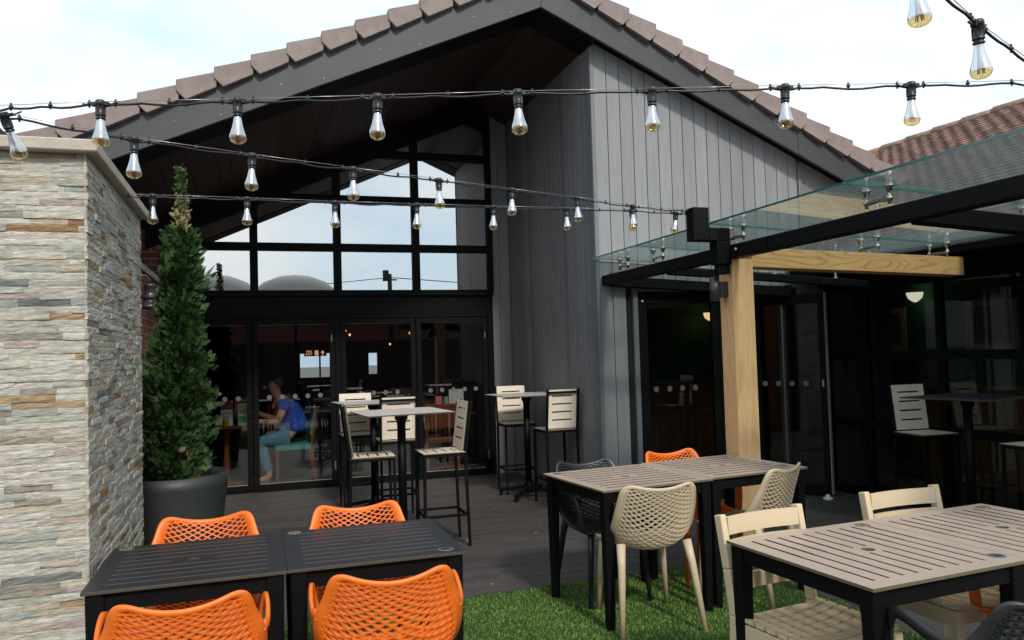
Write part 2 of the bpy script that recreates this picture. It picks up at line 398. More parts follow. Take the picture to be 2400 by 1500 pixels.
tag(gm.build('artificial_grass', [m_grassb, m_grass]), 'bright green artificial grass mat laid over the dark deck', 'grass', kind='stuff')

lt = MB()
for k in range(70):
    x = -.2+3.4*rnd(); y = 4.95+3.6*rnd(); w = .003+.006*rnd()**2; a_ = rnd()*3
    lt.obox((x, y, .0015), (cos(a_)*w, sin(a_)*w, 0), (-sin(a_)*w*.6, cos(a_)*w*.6, 0), (0, 0, .001))
tag(lt.build('litter_specks', mat('pale_litter', (.45, .43, .38), .8)), 'tiny pale crumbs and specks scattered over the dark deck', 'litter', kind='stuff')

# ------------------------------------------------------------------ split-face stone wall
sw = thing('stone_wall', 'tall pier wall clad in pale split-face stone with sandstone coping', 'wall')
def ledger(mb, origin, du, dn, length, height, ulen):
    """courses of stones on a wall: origin low corner, du along the wall, dn outwards"""
    o = Vector(origin); du = Vector(du); dn = Vector(dn); z = 0; k = 0
    while z < height:
        hgt = .0267; u = -rnd()*.15
        while u < length:
            L = ulen*(.55+.9*rnd()); a = max(0, u); b = min(length, u+L)
            if b-a > .012:
                q = .002+.996*rnd(); dep = .004+.007*rnd()**2
                nseg = max(2, int((b-a)/.035)); i = len(mb.v)
                for s_ in range(nseg+1):
                    t = a+(b-a)*s_/nseg
                    for vv, zz in ((0, .0002), (1, .007), (2, .0195), (3, hgt-.0002)):
                        dd = dep+(rnd()-.5)*.0035 if vv in (1, 2) else dep-.0012+(rnd()-.5)*.003
                        ee = .0015*(rnd()-.5) if vv in (0, 3) else 0
                        mb.v.append(tuple(o+du*(t)+dn*dd+Vector((0,0,min(height, z+zz+ee)))))
                    mb.v.append(tuple(o+du*t-dn*.004+Vector((0,0,z+hgt-.0008)))); mb.v.append(tuple(o+du*t-dn*.004+Vector((0,0,z+.0008))))
                flip = du.cross(Vector((0,0,1))).dot(dn) > 0
                def F(ix): mb.face(ix if flip else ix[::-1], 0, q)
                for s_ in range(nseg):
                    A = i+6*s_; B = A+6
                    for (p, p2) in ((0,1),(1,2),(2,3),(3,4),(5,0)): F([A+p, B+p, B+p2, A+p2])
                F([i+t for t in (5,0,1,2,3,4)]); e = i+6*nseg; F([e+t for t in (4,3,2,1,0,5)])
            u += L
        z += hgt; k += 1
SX, SY, SZ = -.645, 3.5, 2.372
core = MB(); core.box((-3.2, SY, -.03), (SX, 5.02, SZ)); core.build('wall_core', m_mortar, sw)
a = MB(); ledger(a, (-2.7, SY-.0005, 0), (1,0,0), (0,-1,0), 2.7+SX+.006, SZ, .19); a.build('front_stone_face', m_stone, sw)
a = MB(); ledger(a, (SX+.0005, SY-.016, 0), (0,1,0), (1,0,0), 1.53, SZ, .16); a.build('side_stone_face', m_stone, sw)
a = MB(); x = -3.2
for x2 in (-2.4, -1.62, -1.08, SX+.055): a.box((x, SY-.06, SZ+.001), (x2-.004, 5.06, SZ+.05)); x = x2
a.build('coping', m_coping, sw, bevel=.005)

# ------------------------------------------------------------------ side brick wall with lamp
bw = thing('brick_wall', 'low red brick side wall with grey metal coping behind the conifer', 'wall')
a = MB(); a.box((-1.35, 5.03, -.05), (-1.0, YF-.03, 2.36)); a.build('brickwork', m_brick, bw)
a = MB(); a.box((-1.38, 5.03, 2.361), (-.965, YF-.03, 2.425)); a.build('coping', m_metalcop, bw, bevel=.004)
gl = thing('gooseneck_lamp', 'dark metal gooseneck wall lamp with ribbed shade on the brick wall', 'lamp', (-1.0, 7.25, 2.1))
a = MB(); a.tube([(0,0,.10),(.03,0,.14),(.07,0,.17),(.115,0,.165),(.145,0,.13),(.15,0,.09)], .008, 8); a.build('arm', m_lampmetal, gl)
a = MB(); a.lathe([(0,-.012),(.05,-.012),(.05,.012),(0,.012)], n=16); o = a.build('wall_plate', m_lampmetal, gl); o.rotation_euler = (0, pi/2, 0); o.location = (.012, 0, .10)
a = MB(); a.lathe([(.012,.10),(.048,.095),(.052,.07),(.046,.065),(.050,.045),(.046,.04),(.055,.02),(.052,.012),(.075,-.01),(.080,-.025),(.058,-.035),(.062,-.06),(.115,-.085),(.125,-.115),(.118,-.115),(.10,-.09),(.03,-.06)], (.15,0,0), 28); a.build('lamp_shade', m_lampmetal, gl)

# ------------------------------------------------------------------ main building
pub = thing('pub_building', 'gabled pub building with grey board cladding, plum verge tiles and tall glazing', 'building')
AX, AZ, SL = 2.55, 4.717, .445       # gable apex and slope
YR = 6.70                            # fascia face
def zr(x): return AZ-SL*abs(x-AX)
XL, XRR = -2.7, 7.4
def slope_board(mb, xa, xb, dz0, dz1, ya, yb, m=0, r=0., tilt=0):
    """board following the roof slope between xa and xb, dz above the soffit line"""
    pts = [(xa, ya, zr(xa)+dz0), (xb, ya, zr(xb)+dz0), (xb, ya, zr(xb)+dz1), (xa, ya, zr(xa)+dz1)]
    mb.prism(pts, (0, yb-ya, 0), m, r)
a = MB()
slope_board(a, XL, AX, .0, .30, YR, YR+.035)
slope_board(a, AX, XRR, .0, .30, YR, YR+.035)
fas = a.build('fascia', m_fascia, pub, bevel=.004)
a = MB()
for x in (-1.42, -.60, .22, 1.05, 1.9, 3.4, 4.2, 5.0, 5.8):
    a.tube([(x, YR-.002, zr(x)+.13), (x, YR+.01, zr(x)+.13)], .0045, 8)
    a.tube([(x+.35, YR-.002, zr(x+.35)+.05), (x+.35, YR+.01, zr(x+.35)+.05)], .0045, 8)
a.build('fascia_screws', m_steeldk, fas)
a = MB(); slope_board(a, -1.16, -1.08, .004, .27, YR-.006, YR); slope_board(a, 5.33, 5.40, .004, .27, YR-.006, YR); a.build('fascia_joint_cover', m_fascia, fas)
# soffit: dark margin strip, then brown boards running front to back
a = MB(); slope_board(a, XL, AX, -.0, .02, YR+.036, YR+.42); slope_board(a, AX, 3.105, 0, .02, YR+.036, YR+.42); a.build('soffit_margin', m_blackmatt, pub)
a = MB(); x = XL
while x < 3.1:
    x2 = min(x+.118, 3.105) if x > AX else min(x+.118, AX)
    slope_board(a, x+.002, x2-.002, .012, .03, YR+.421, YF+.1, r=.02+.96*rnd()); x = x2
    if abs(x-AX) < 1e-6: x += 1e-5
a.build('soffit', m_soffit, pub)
# roof planes
a = MB(); slope_board(a, XL-.1, AX, .30, .40, YR+.06, 20); slope_board(a, AX, XRR+.1, .30, .40, YR+.06, 20)
slope_board(a, XL, AX, .031, .20, YR+.42, 20); slope_board(a, AX, XRR, .031, .20, YR+.42, 20)
a.build('roof', m_verge, pub)
# stepped verge tiles
def verge(sign):
    a = MB(); P = .283; n = 17
    for k in range(n):
        # k counts down from the ridge; lower end is proud and overlaps the tile below
        xu = AX+sign*(P*k); xl = AX+sign*(P*(k+1)+.018)
        if abs(xl) > 9: break
        q = .05+.9*rnd()
        def pt(x, dz, y): return (x, y, zr(x)+dz)
        xm = xl-sign*.070
        lo = [pt(xl,.440,0), pt(xl,.350,0), pt(xm,.252,0), pt(xu,.274,0), pt(xu,.400,0)]
        i = len(a.v); yl, yu = YR-.062, YR-.045
        ys = [yl, yl, yl, yu, yu]
        a.v += [(p[0], ys[t], p[2]) for t, p in enumerate(lo)] + [(p[0], YR+.16, p[2]) for p in lo]
        w = [0,1,2,3,4]
        a.face([i+t for t in (w if sign < 0 else w[::-1])], 0, q); a.face([i+5+t for t in (w[::-1] if sign < 0 else w)], 0, q)
        for t in range(5): a.face([i+t, i+5+t, i+5+(t+1)%5, i+(t+1)%5], 0, q)
    return a.build('verge_tiles', m_verge, pub, bevel=.006, seg=2)
verge(-1); verge(1)
# roof cover rows behind the verge
a = MB()
for sgn in (-1, 1):
    for k in range(17):
        xu = AX+sgn*.283*k; xl = AX+sgn*(.283*(k+1)+.02)
        pts = [(xu,YR+.16,zr(xu)+.40),(xl,YR+.16,zr(xl)+.43),(xl,YR+.16,zr(xl)+.402),(xu,YR+.16,zr(xu)+.39)]
        a.prism(pts if sgn < 0 else pts[::-1], (0, 12, 0), r=.1+.8*rnd())
a.build('roof_tiles', m_verge, pub)
# front cladding, boards standing on the deck, doorway left open
DX0, DX1, DZ = 3.535, 5.18, 2.085
a = MB(); x = XR+.03; BW = .1375
while x < 5.45:
    x2 = min(x+BW, 5.455)
    z0 = 0.0
    if x2 > DX0-.05 and x < DX1+.05: z0 = DZ+.055
    a.prism([(x+.0032,YC,z0),(x2-.0032,YC,z0),(x2-.0032,YC,zr(x2)+.06),(x+.0032,YC,zr(x)+.06)], (0,.022,0), r=.02+.96*rnd()); x += BW
a.build('front_cladding', m_clad, pub, bevel=.0025)
a = MB(); a.prism([(5.50,YC-.002,0),(6.6,YC-.002,0),(6.6,YC-.002,zr(6.6)+.06),(5.50,YC-.002,zr(5.5)+.06)], (0,.02,0)); a.bar((5.475,YC-.006,0),(5.475,YC-.006,zr(5.475)+.03),.035,.03)
a.build('lead_panel', m_lead, pub)
# return cladding, boards running front to back of the recess
a = MB(); y = YC+.03
while y < YF:
    y2 = min(y+BW, YF+.02); j = zr(XR)+.02
    a.box((XR, y+.002, 0), (XR+.022, y2-.002, j), r=.02+.96*rnd()); y += BW
a.build('return_cladding', m_clad, pub, bevel=.0025)
a = MB(); zt = zr(XR)+.012
a.box((XR-.006, YC-.010, 0), (XR+.030, YC+.028, zt)); a.box((XR-.010, YC+.006, 0), (XR-.0065, YC+.022, zt))
a.build('corner_trim', m_cladtrim, pub, bevel=.003)
a = MB(); x = 2.865
for x2 in (2.975, XR): a.box((x+.002, YF-.022, 0), (x2-.002, YF, zr(x)+.01), r=.3+.4*rnd()); x = x2
a.build('facade_cladding_strip', m_clad, pub, bevel=.0025)
a = MB(); a.box((XR+.024, YC+.030, -.03), (XR+.16, YF+.1, 4.6)); a.box((XR+.05, YC+.024, DZ+.06), (6.6, YC+.14, 3.15)); a.box((XR+.05,YC+.024,-.03),(DX0-.06,YC+.14,DZ)); a.build('wall_core', m_dark, pub)
# brick part of the facade at left
a = MB(); a.prism([(-3.2,YF-.01,-.03),(-1.003,YF-.01,-.03),(-1.003,YF-.01,zr(-1.0)),(-3.2,YF-.01,zr(-3.2))], (0,.2,0)); a.build('facade_brickwork', m_brickf, pub)

# upper window: bays and rails
XB = [-.975, -.022, .935, 1.893, 2.85]; MW = .046      # bay lines, half mullion
UZ = [2.335, 2.85, 3.44, 4.01]
def gz(x): return zr(x)-.26
uw = MB(); Y0, Y1 = YF-.06, YF+.02
for k, x in enumerate(XB):
    w = MW if 0 < k < 4 else .035; z1 = zr(x)+.01
    uw.box((x-w, Y0, 2.30), (x+w, Y1, z1))
uw.box((XB[0]-.2, Y0+.002, 2.28), (2.864, Y1-.002, UZ[0])); uw.box((XB[0]-.2, Y0-.035, 2.262), (2.864, Y0+.01, 2.30))
for z in UZ[1:]: 
    xa = max(XB[0], AX-(AZ-z)/SL); uw.box((xa, Y0+.004, z-.047), (2.85, Y1-.004, z+.047))
slope_board(uw, XB[0]-.2, AX, -.26, .01, Y0+.008, Y1-.008); slope_board(uw, AX, 2.864, -.26, .01, Y0+.008, Y1-.008)
ufr = uw.build('upper_window_frame', m_blackmatt, pub, bevel=.003)
rows = [(UZ[0], UZ[1]-.047), (UZ[1]+.047, UZ[2]-.047), (UZ[2]+.047, UZ[3]-.047), (UZ[3]+.047, 9)]
for k in range(4):
    xa, xb = XB[k]+MW, XB[k+1]-MW
    for za, zb in rows:
        pts = []
        # clip the rectangle under the sloping head
        def zt_(x): return min(zb, gz(x))
        xs = [xa, xb]
        if zt_(xb) <= za+.02 and zt_(xa) <= za+.02: continue
        if gz(xa) < za: xs[0] = AX-(AZ-.26-za)/SL
        steps = 12; top = [(xs[0]+(xs[1]-xs[0])*t/steps) for t in range(steps+1)]
        pts = [(xs[0], YF-.014, za), (xs[1], YF-.014, za)] + [(x, YF-.014, max(za, zt_(x))) for x in top[::-1]]
        cl = [pts[0]]
        for p in pts[1:]:
            if (Vector(p)-Vector(cl[-1])).length > 1e-4 and (Vector(p)-Vector(pts[0])).length > 1e-4: cl.append(p)
        if len(cl) < 3: continue
        m_ = MB(); m_.prism(cl, (0, .006, 0)); m_.build('pane', m_upglass, ufr)
a = MB(); a.box((XB[0]-.2, YF-.050, 2.035), (.93, YF+.02, 2.262)); a.box((.934, YF-.050, 2.035), (2.864, YF+.02, 2.262)); a.build('transom_panel', m_blackmatt, pub, bevel=.002)
a = MB()
for x in (.18, .62, 1.05, 1.6, 2.0): a.box((x, Y0-.037, 2.284), (x+.035, Y0-.034, 2.294))
a.build('sill_vents', m_dark, ufr)
# folding doors
a = MB(); a.box((XB[0]-.2, YF-.055, 0), (-.955, YF+.02, 2.034)); a.box((2.79, YF-.055, 0), (2.864, YF+.02, 2.034)); a.box((-.955, YF-.055, 1.995), (2.79, YF+.02, 2.034)); a.box((-.955, YF-.055, 0), (2.79, YF+.02, .022))
a.build('door_frame', m_blackmatt, pub, bevel=.003)
DOORS = [(-.95, -.06, 0), (-.052, .885, 5), (.955, 1.862, 4), (1.872, 2.785, 5)]
for k, (xa, xb, nd) in enumerate(DOORS):
    a = MB(); w = .062; ya, yb = YF-.045, YF+.005
    for (p, q) in (((xa, ya, .024), (xa+w, yb, 1.993)), ((xb-w, ya, .024), (xb, yb, 1.993)), ((xa+w, ya, .024), (xb-w, yb, .024+w)), ((xa+w, ya, 1.993-w), (xb-w, yb, 1.993))): a.box(p, q)
    d = a.build('door', m_blackmatt, pub, bevel=.003)
    a = MB(); a.box((xa+w, YF-.025, .024+w), (xb-w, YF-.017, 1.993-w)); a.build('pane', m_doorglass, d)
    if k == 0: nd = 5
    a = MB(); c = (xa+xb)/2
    for i_ in range(nd):
        x = c+(i_-(nd-1)/2)*.145; a.tube([(x, YF-.0285, 1.085), (x, YF-.0255, 1.085)], .028, 20, sm=False)
    a.build('safety_dots', m_dot, d)
    if k in (1, 3):
        a = MB(); a.box((xb-.045, YF-.058, 1.72), (xb-.033, YF-.046, 1.80)); a.box((xb-.03, YF-.052, .20), (xb-.012, YF-.046, .30)); a.build('hinge', m_steeldk, d)
    for z_ in (.024+w, 1.993-w-.006): a = MB(); a.box((xa+w, YF-.027, z_), (xb-w, YF-.0255, z_+.006)); a.build('glazing_bead', m_seal, d)
a = MB(); a.box((.887, YF-.05, .024), (.953, YF+.005, 1.993)); a.build('door_post', m_blackmatt, pub, bevel=.003)

# front doorway under the canopy
a = MB(); a.box((DX0-.05, YC-.012, 0), (DX0, YC+.06, DZ+.05)); a.box((DX0, YC-.012, DZ), (DX1, YC+.06, DZ+.05)); a.box((DX1, YC-.012, 0), (DX1+.05, YC+.06, DZ+.05)); a.build('doorway_trim', m_cladtrim, pub, bevel=.004)
a = MB(); w = .075; xa, xb, zt2 = DX0+.03, 4.44, DZ-.04
for (p, q) in (((DX0+.001,YC+.0,.0),(xa,YC+.05,DZ-.001)), ((xa,YC+.01,.01),(xa+w,YC+.05,zt2)), ((xb-w,YC+.01,.01),(xb,YC+.05,zt2)), ((xa+w,YC+.01,.01),(xb-w,YC+.05,.01+w)), ((xa+w,YC+.01,zt2-w),(xb-w,YC+.05,zt2)), ((xa,YC+.0,zt2),(DX1-.001,YC+.05,DZ-.001)), ((xb,YC,.0),(xb+.06,YC+.05,zt2-.001))): a.box(p, q)
d = a.build('front_door', m_blackmatt, pub, bevel=.003)
a = MB(); a.box((xa+w, YC+.026, .01+w), (xb-w, YC+.034, zt2-w)); a.build('pane', m_sideglass, d)
a = MB()
for x in (3.72, 3.868, 4.010, 4.155): a.tube([(x, YC+.022, 1.125), (x, YC+.0255, 1.125)], .028, 20, sm=False)
a.build('safety_dots', m_dot, d)
a = MB(); a.box((xa+.012, YC-.004, 1.985), (xa+.032, YC+.009, 2.0)); a.build('closer_clip', m_white, d)
# open folding leaf pair
fl = MB(); n_ = Vector((5.47-5.06, 6.57-7.17, 0)); L = n_.length; ux = n_/L; nx_ = Vector((ux.y, -ux.x, 0))
base = Vector((5.06, 7.17, 0))
def leaf(mb, off, parts='frame'):
    o_ = base+nx_*off; w = .06
    def B(u0, u1, z0, z1, t=.02): c = o_+ux*((u0+u1)/2)+Vector((0,0,(z0+z1)/2)); mb.obox(c, ux*(u1-u0)/2, nx_*t, Vector((0,0,(z1-z0)/2)))
    if parts == 'frame': B(0,w,.02,2.04); B(L-w,L,.02,2.04); B(w,L-w,.02,.12); B(w,L-w,1.94,2.04)
    elif parts == 'pane': B(w,L-w,.12,1.94,.004)
    elif parts == 'seal': B(L+.001,L+.010,.02,2.04,.006)
for off in (0, .052):
    a = MB(); leaf(a, off); d = a.build('folding_door_leaf', m_blackmatt, pub, bevel=.002)
    a = MB(); leaf(a, off, 'pane'); a.build('pane', m_sideglass, d)
    a = MB(); leaf(a, off, 'seal'); a.build('edge_seal', m_seal, d)
    if off:
        a = MB()
        for t in (.10, .24, .38, .52): p = base+nx_*(off+.006)+ux*t; a.tube([p+Vector((0,0,1.125)), p+nx_*.003+Vector((0,0,1.125))], .028, 18, sm=False)
        a.build('safety_dots', m_dot, d)
        a = MB(); p = base+nx_*(off+.03)+ux*(L-.03)+Vector((0,0,1.13)); a.obox(p, ux*.008, nx_*.006, (0,0,.035)); a.build('latch', m_steel, d)

# ------------------------------------------------------------------ interior behind the glazed facade (shell belongs to the pub building)
a = MB()
a.box((-3.2, YF+.12, -.03), (-3.1, 17, 4.6)); a.box((3.0, YF+.12, -.03), (3.1, 17, 4.6))
# back wall with window openings
a.box((-3.1, 17, -.03), (.85, 17.1, 4.6)); a.box((.85, 17, -.03), (1.75, 17.1, 1.12)); a.box((.85, 17, 1.62), (1.75, 17.1, 4.6)); a.box((1.24,17,1.12),(1.27,17.1,1.62)); a.box((1.75,17,-.03),(2.27,17.1,4.6)); a.box((2.27,17,-.03),(2.46,17.1,1.15)); a.box((2.27,17,1.60),(2.46,17.1,4.6)); a.box((2.46,17,-.03),(3.0,17.1,4.6))
a.box((-3.1, YF+.12, 2.66), (3.0, 17, 2.76))
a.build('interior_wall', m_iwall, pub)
a = MB(); a.box((-3.1, YF-.01, -.03), (3.0, 17, .006)); a.build('interior_floor', m_ifloor, pub)
a = MB(); a.prism([(.30,9.76,3.50),(1.06,9.76,3.92),(1.06,9.76,4.08),(.30,9.76,3.60)], (0,.06,0)); a.build('green_beam', m_greenb, pub); a = MB(); a.prism([(2.30,9.76,3.38),(2.95,9.76,2.93),(2.95,9.76,3.05),(2.30,9.76,3.50)], (0,.06,0)); a.build('green_beam', m_greenb, pub)

# room behind the front doorway and the side glazing
sb = thing('side_building', 'low side wing with black framed glazing and old brown tiled roof', 'building')
a = MB(); a.box((7.2, 1.0, 1.03), (7.3, 9.3, 2.6)); a.box((XR+.2, 9.2, 1.03), (7.2, 9.3, 2.6)); a.build('interior_green_wall', m_igreen, sb)
a = MB(); a.box((7.18, 1.0, -.03), (7.3, 9.3, 1.03)); a.box((XR+.2, 9.18, -.03), (7.18, 9.3, 1.03))
for y in (2.2, 3.1, 4.0, 4.9, 5.8, 6.7, 7.6, 8.5): a.box((7.165, y, .15), (7.18, y+.62, .88))
for x in (5.2, 5.95, 6.62): a.box((x, 9.165, .15), (x+.5, 9.18, .88))
a.box((7.15, 1.0, 1.0), (7.18, 9.18, 1.05)); a.box((XR+.2, 9.15, 1.0), (7.15, 9.18, 1.05)); a.build('interior_dado', m_ipanel, sb, bevel=.005)
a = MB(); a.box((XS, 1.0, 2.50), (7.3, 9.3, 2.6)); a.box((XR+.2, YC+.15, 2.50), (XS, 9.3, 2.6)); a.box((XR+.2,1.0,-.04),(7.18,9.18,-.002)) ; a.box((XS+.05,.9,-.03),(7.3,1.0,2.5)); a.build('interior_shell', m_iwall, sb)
for (ya, yb, za, zb, nm) in ((5.86, 6.47, 1.41, 1.93, 0), (7.28, 7.81, 1.40, 1.92, 0)):
    pf = thing('picture_frame', {5.86: 'larger picture frame seen through the side glazing, right of the wall lamp', 7.28: 'small picture frame in the dim room, left of the wall lamp', 3.4: 'picture frame hanging nearest the camera inside the side wing'}[ya], 'picture frame', (7.17, (ya+yb)/2, za))
    cy = (ya+yb)/2; a = MB(); w = .07
    for (p, q) in (((0,ya-cy,0),(.02,ya-cy+w,zb-za)), ((0,yb-cy-w,0),(.02,yb-cy,zb-za)), ((0,ya-cy+w,0),(.02,yb-cy-w,w)), ((0,ya-cy+w,zb-za-w),(.02,yb-cy-w,zb-za))): a.box(p, q)
    a.build('frame', mat('grey_frame', (.55, .53, .48), .5), pf); a = MB(); a.box((.008,ya-cy+w,w),(.014,yb-cy-w,zb-za-w)); a.build('picture', mat('dark_picture', (.12,.11,.10), .4, col2=(.40,.34,.28), scale=9), pf)
def wall_lamp_in(loc, label, e):
    t = thing('interior_wall_lamp', label, 'lamp', loc); a = MB(); a.lathe([(.03,-.06),(.075,-.02),(.09,.04),(.085,.04),(.07,-.015),(.0,-.055)], n=18); a.build('lamp_shade', e, t)
    a = MB(); a.tube([(0,0,-.06),(0,0,-.09)], .01); a.build('finial', m_steeldk, t); return t
wall_lamp_in((7.05, 7.0, 2.03), 'lit white glass wall lamp glowing behind the side glazing', e_cool)
wall_lamp_in((5.63, 8.95, 1.93), 'small lit amber wall lamp seen through the front door glass', e_lamp)
# side glazing
ZH = 2.075
a = MB(); YM = [6.86, 6.32, 5.42, 4.50, 3.58, 2.66, 1.74, 1.04]
for k, y in enumerate(YM): w = .035 if k else .02; a.box((XS-.03, y-w, .0), (XS+.03, y+w, ZH))
for (za, zb) in ((0,.055), (.69,.765), (1.36,1.44), (ZH-.03, ZH+.03)): a.box((XS-.027, 1.02, za), (XS+.027, YM[0], zb))
swf = a.build('glazed_wall_frame', m_blackmatt, sb, bevel=.003)
for k in range(len(YM)-1):
    for (za, zb) in ((.055,.69), (.765,1.36), (1.44,ZH-.03)):
        m_ = MB(); m_.box((XS-.004, YM[k+1]+.035, za), (XS+.004, YM[k]-(.035 if k else .02), zb)); m_.build('pane', m_sideglass, swf)
a = MB(); a.box((XS-.10, 1.0, ZH+.031), (XS+.05, YC-.03, 2.30)); a.build('head_fascia', m_blackmatt, sb, bevel=.004)
a = MB(); a.box((XS-.42, 1.0, 2.301), (XS+.3, YC-.03, 2.33)); a.box((XS-.44, 1.0, 2.22), (XS-.421, YC-.03, 2.36)); a.build('eaves_board', m_blackmatt, sb, bevel=.003)
# old tiled roof with wavy courses
RX0, RZ0, RX1, RZ1 = 5.40, 2.44, 8.12, 4.13
a = MB(); NR = 36; ya, yb = .4, 13.0
for k in range(NR):
    t0 = k/NR; t1 = (k+1)/NR+.008
    x0, z0 = RX0+(RX1-RX0)*t0, RZ0+(RZ1-RZ0)*t0; x1_, z1_ = RX0+(RX1-RX0)*t1, RZ0+(RZ1-RZ0)*t1
    y = ya; N = 300; i = len(a.v)
    for j in range(N+1):
        yy = ya+(yb-ya)*j/N; wv = .007*sin(2*pi*yy/.16+k*pi)+.005*(rnd()-.5)
        a.v += [(x0, yy, z0+.0+wv*.6), (x0-.006, yy, z0+.026+wv), (x1_, yy, z1_+.012+wv*.3)]
    for j in range(N):
        A = i+3*j; B = A+3; q = .1+.8*((j//2*37+k*13) % 17)/17
        a.face([A, B, B+1, A+1][::-1], 0, q); a.face([A+1, B+1, B+2, A+2][::-1], 0, q)
a.prism([(RX0,ya,RZ0-.05),(RX1,ya,RZ1-.05),(RX1+2.7,ya,RZ0-.05)], (0, yb-ya, 0), r=.4)
a.build('roof', m_oldtile, sb)
a = MB(); y = ya
while y < yb:
    a.tube([(RX1, y, RZ1-.01), (RX1, y+.42, RZ1+.005)],   .062, 12, r=.2+.7*rnd()); y += .425
a.build('ridge_tiles', mat('mossy_ridge_tile', (.26,.18,.12), .9, var=.4, scale=14, rnd=.3, bump=.4), sb)
a = MB(); a.box((RX0-.13, .6, RZ0-.12), (RX0-.02, YC-.05, RZ0-.01)); a.box((RX0-.02,.6,RZ0-.12),(RX0+.3,YC-.05,RZ0-.085)); a.build('gutter', mat('pale_grey_gutter', (.34,.34,.34), .5, var=.1), sb)

# ------------------------------------------------------------------ glass canopy
cn = thing('glass_canopy', 'black steel canopy with sloping green-tinted glass on an oak post', 'canopy')
BX = 3.15; PY = 4.74
ybeams = MB(); ybeams.box((BX, .8, 2.140), (BX+.085, YC-.02, 2.236)); ybeams.build('long_beam', m_blackmatt, cn, bevel=.008, seg=2)
def cz(x): return -.055*(x-BX)
def xbeam(y, z0, z1, x0=BX+.086, x1=XS-.44, w=.08, nm='cross_beam'):
    a = MB(); a.prism([(x0,y-w/2,z0+cz(x0)),(x1,y-w/2,z0+cz(x1)),(x1,y-w/2,z1+cz(x1)),(x0,y-w/2,z1+cz(x0))], (0,w,0)); return a.build(nm, m_blackmatt, cn, bevel=.006)
xbeam(3.18, 2.135, 2.232); xbeam(YC-.075, 2.135, 2.232, w=.10, nm='wall_ledger'); xbeam(1.3, 2.135, 2.232)
xbeam(5.75, 2.135, 2.20, w=.06)
# oak post and beam
a = MB(); a.box((3.173, PY, -.03), (3.344, PY+.165, 2.139)); a.build('oak_post', m_oak, cn, bevel=.003)
a = MB(); x0, x1_ = 3.345, 5.285
a.prism([(x0,PY+.01,2.085),(x1_,PY+.01,2.032),(x1_,PY+.01,2.175),(x0,PY+.01,2.222)], (0,.15,0)); a.build('oak_beam', m_oakx, cn, bevel=.003)
# cranked bracket at the post head, the festoon strings are tied to it
a = MB(); y0, y1_ = PY-.03, PY+.07
a.box((2.862,y0,2.262), (2.985,y1_,2.492)); a.box((2.985,y0,2.262), (3.149,y1_,2.352)); a.box((3.04,y0,2.10), (3.149,y1_,2.262)); a.box((3.06,y0+.02,2.03), (3.13,y1_-.02,2.10)); a.box((3.13,PY-.012,2.03),(3.149,PY-.002,2.13))
a.build('cranked_bracket', m_blackmatt, cn, bevel=.006, seg=2)
a = MB(); a.box((BX-.012, 4.30, 2.15), (BX-.001, PY-.031, 2.225)); a.tube([(BX-.02,4.62,2.19),(BX-.012,4.62,2.19)], .014, 6); a.build('joint_plate', m_blackmatt, cn)
a = MB(); a.tube([(BX-.034,4.62,2.19),(BX-.013,4.62,2.19)], .011, 10); a.build('bolt', m_steel, cn)
# glass sheets
GX, GZ, XG = 3.06, 2.395, 5.62
def gzz(x): return GZ-.052*(x-GX)
seams = [YC-.02, 5.99, 4.83, 3.48, 2.13, .8]
for k in range(5):
    ya, yb = seams[k+1]+.008, seams[k]-.008
    pt = [(GX,ya,gzz(GX)),(XG,ya,gzz(XG)),(XG,yb,gzz(XG)),(GX,yb,gzz(GX))]
    a = MB(); i = len(a.v); a.v += pt+[(p[0],p[1],p[2]+.0135) for p in pt]
    a.face([i,i+3,i+2,i+1], 0); a.face([i+4,i+5,i+6,i+7], 0)
    for q in ((0,1,5,4),(1,2,6,5),(2,3,7,6),(3,0,4,7)): a.face([i+t for t in q], 1)
    a.build('glass_sheet', [m_cangl, m_cangledge], cn)
# spider fittings
def spider(x, y):
    t = MB(); z0 = 2.236+cz(x); zt = gzz(x)
    t.lathe([(.022,0),(.022,.012),(.012,.014),(.012,zt-z0-.095)], (x, y, z0), 14)
    zc = zt-.075
    for s_ in (-1, 1):
        px, py = x+s_*.028*0, y+s_*.085
        t.bar((x, y, zc), (px, py, zc-.004), .028, .016)
        t.lathe([(.006,-.03),(.010,-.028),(.010,-.012),(.016,-.008),(.016,.010),(.007,.014),(.007,.038),(.016,.042),(.016,.058),(.026,.066),(.026,.073),(0,.074)], (px, py, zc-.001), 16)
        t.lathe([(0,0),(.022,0),(.022,.006),(0,.008)], (px, py, zt+.0138), 16)
    return t
for (x, y) in ((3.28,5.99),(3.28,4.83),(3.28,3.48),(3.28,2.13),(4.45,4.83),(5.12,4.83),(4.45,3.48),(5.12,3.48),(4.45,5.99),(5.12,5.99),(4.45,2.13),(3.28,YC-.25)):
    spider(x, y).build('spider_fitting', m_steel, cn)
# wall light on the post
wl_ = thing('post_light', 'small black cylinder light fixed to the oak post', 'lamp', (3.173, PY+.08, 1.93))
a = MB(); a.tube([(-.095,0,-.085),(-.095,0,.085)], .034, 24); a.tube([(-.095,0,.0855),(-.095,0,.09)], .030, 24); a.build('cylinder', m_lampmetal, wl_)
a = MB(); a.box((-.062,-.025,-.055), (-.001,.045,.055)); a.build('back_plate', m_lampmetal, wl_, bevel=.003)

# ------------------------------------------------------------------ door stop
a = MB(); a.lathe([(.045,0),(.05,.012),(.04,.02),(.022,.028),(.018,.045),(0,.05)], n=16); o = a.build('door_stop', m_white); o.location = (5.30, 6.45, .001); tag(o, 'small white door stop on the deck by the folding door', 'door stop')

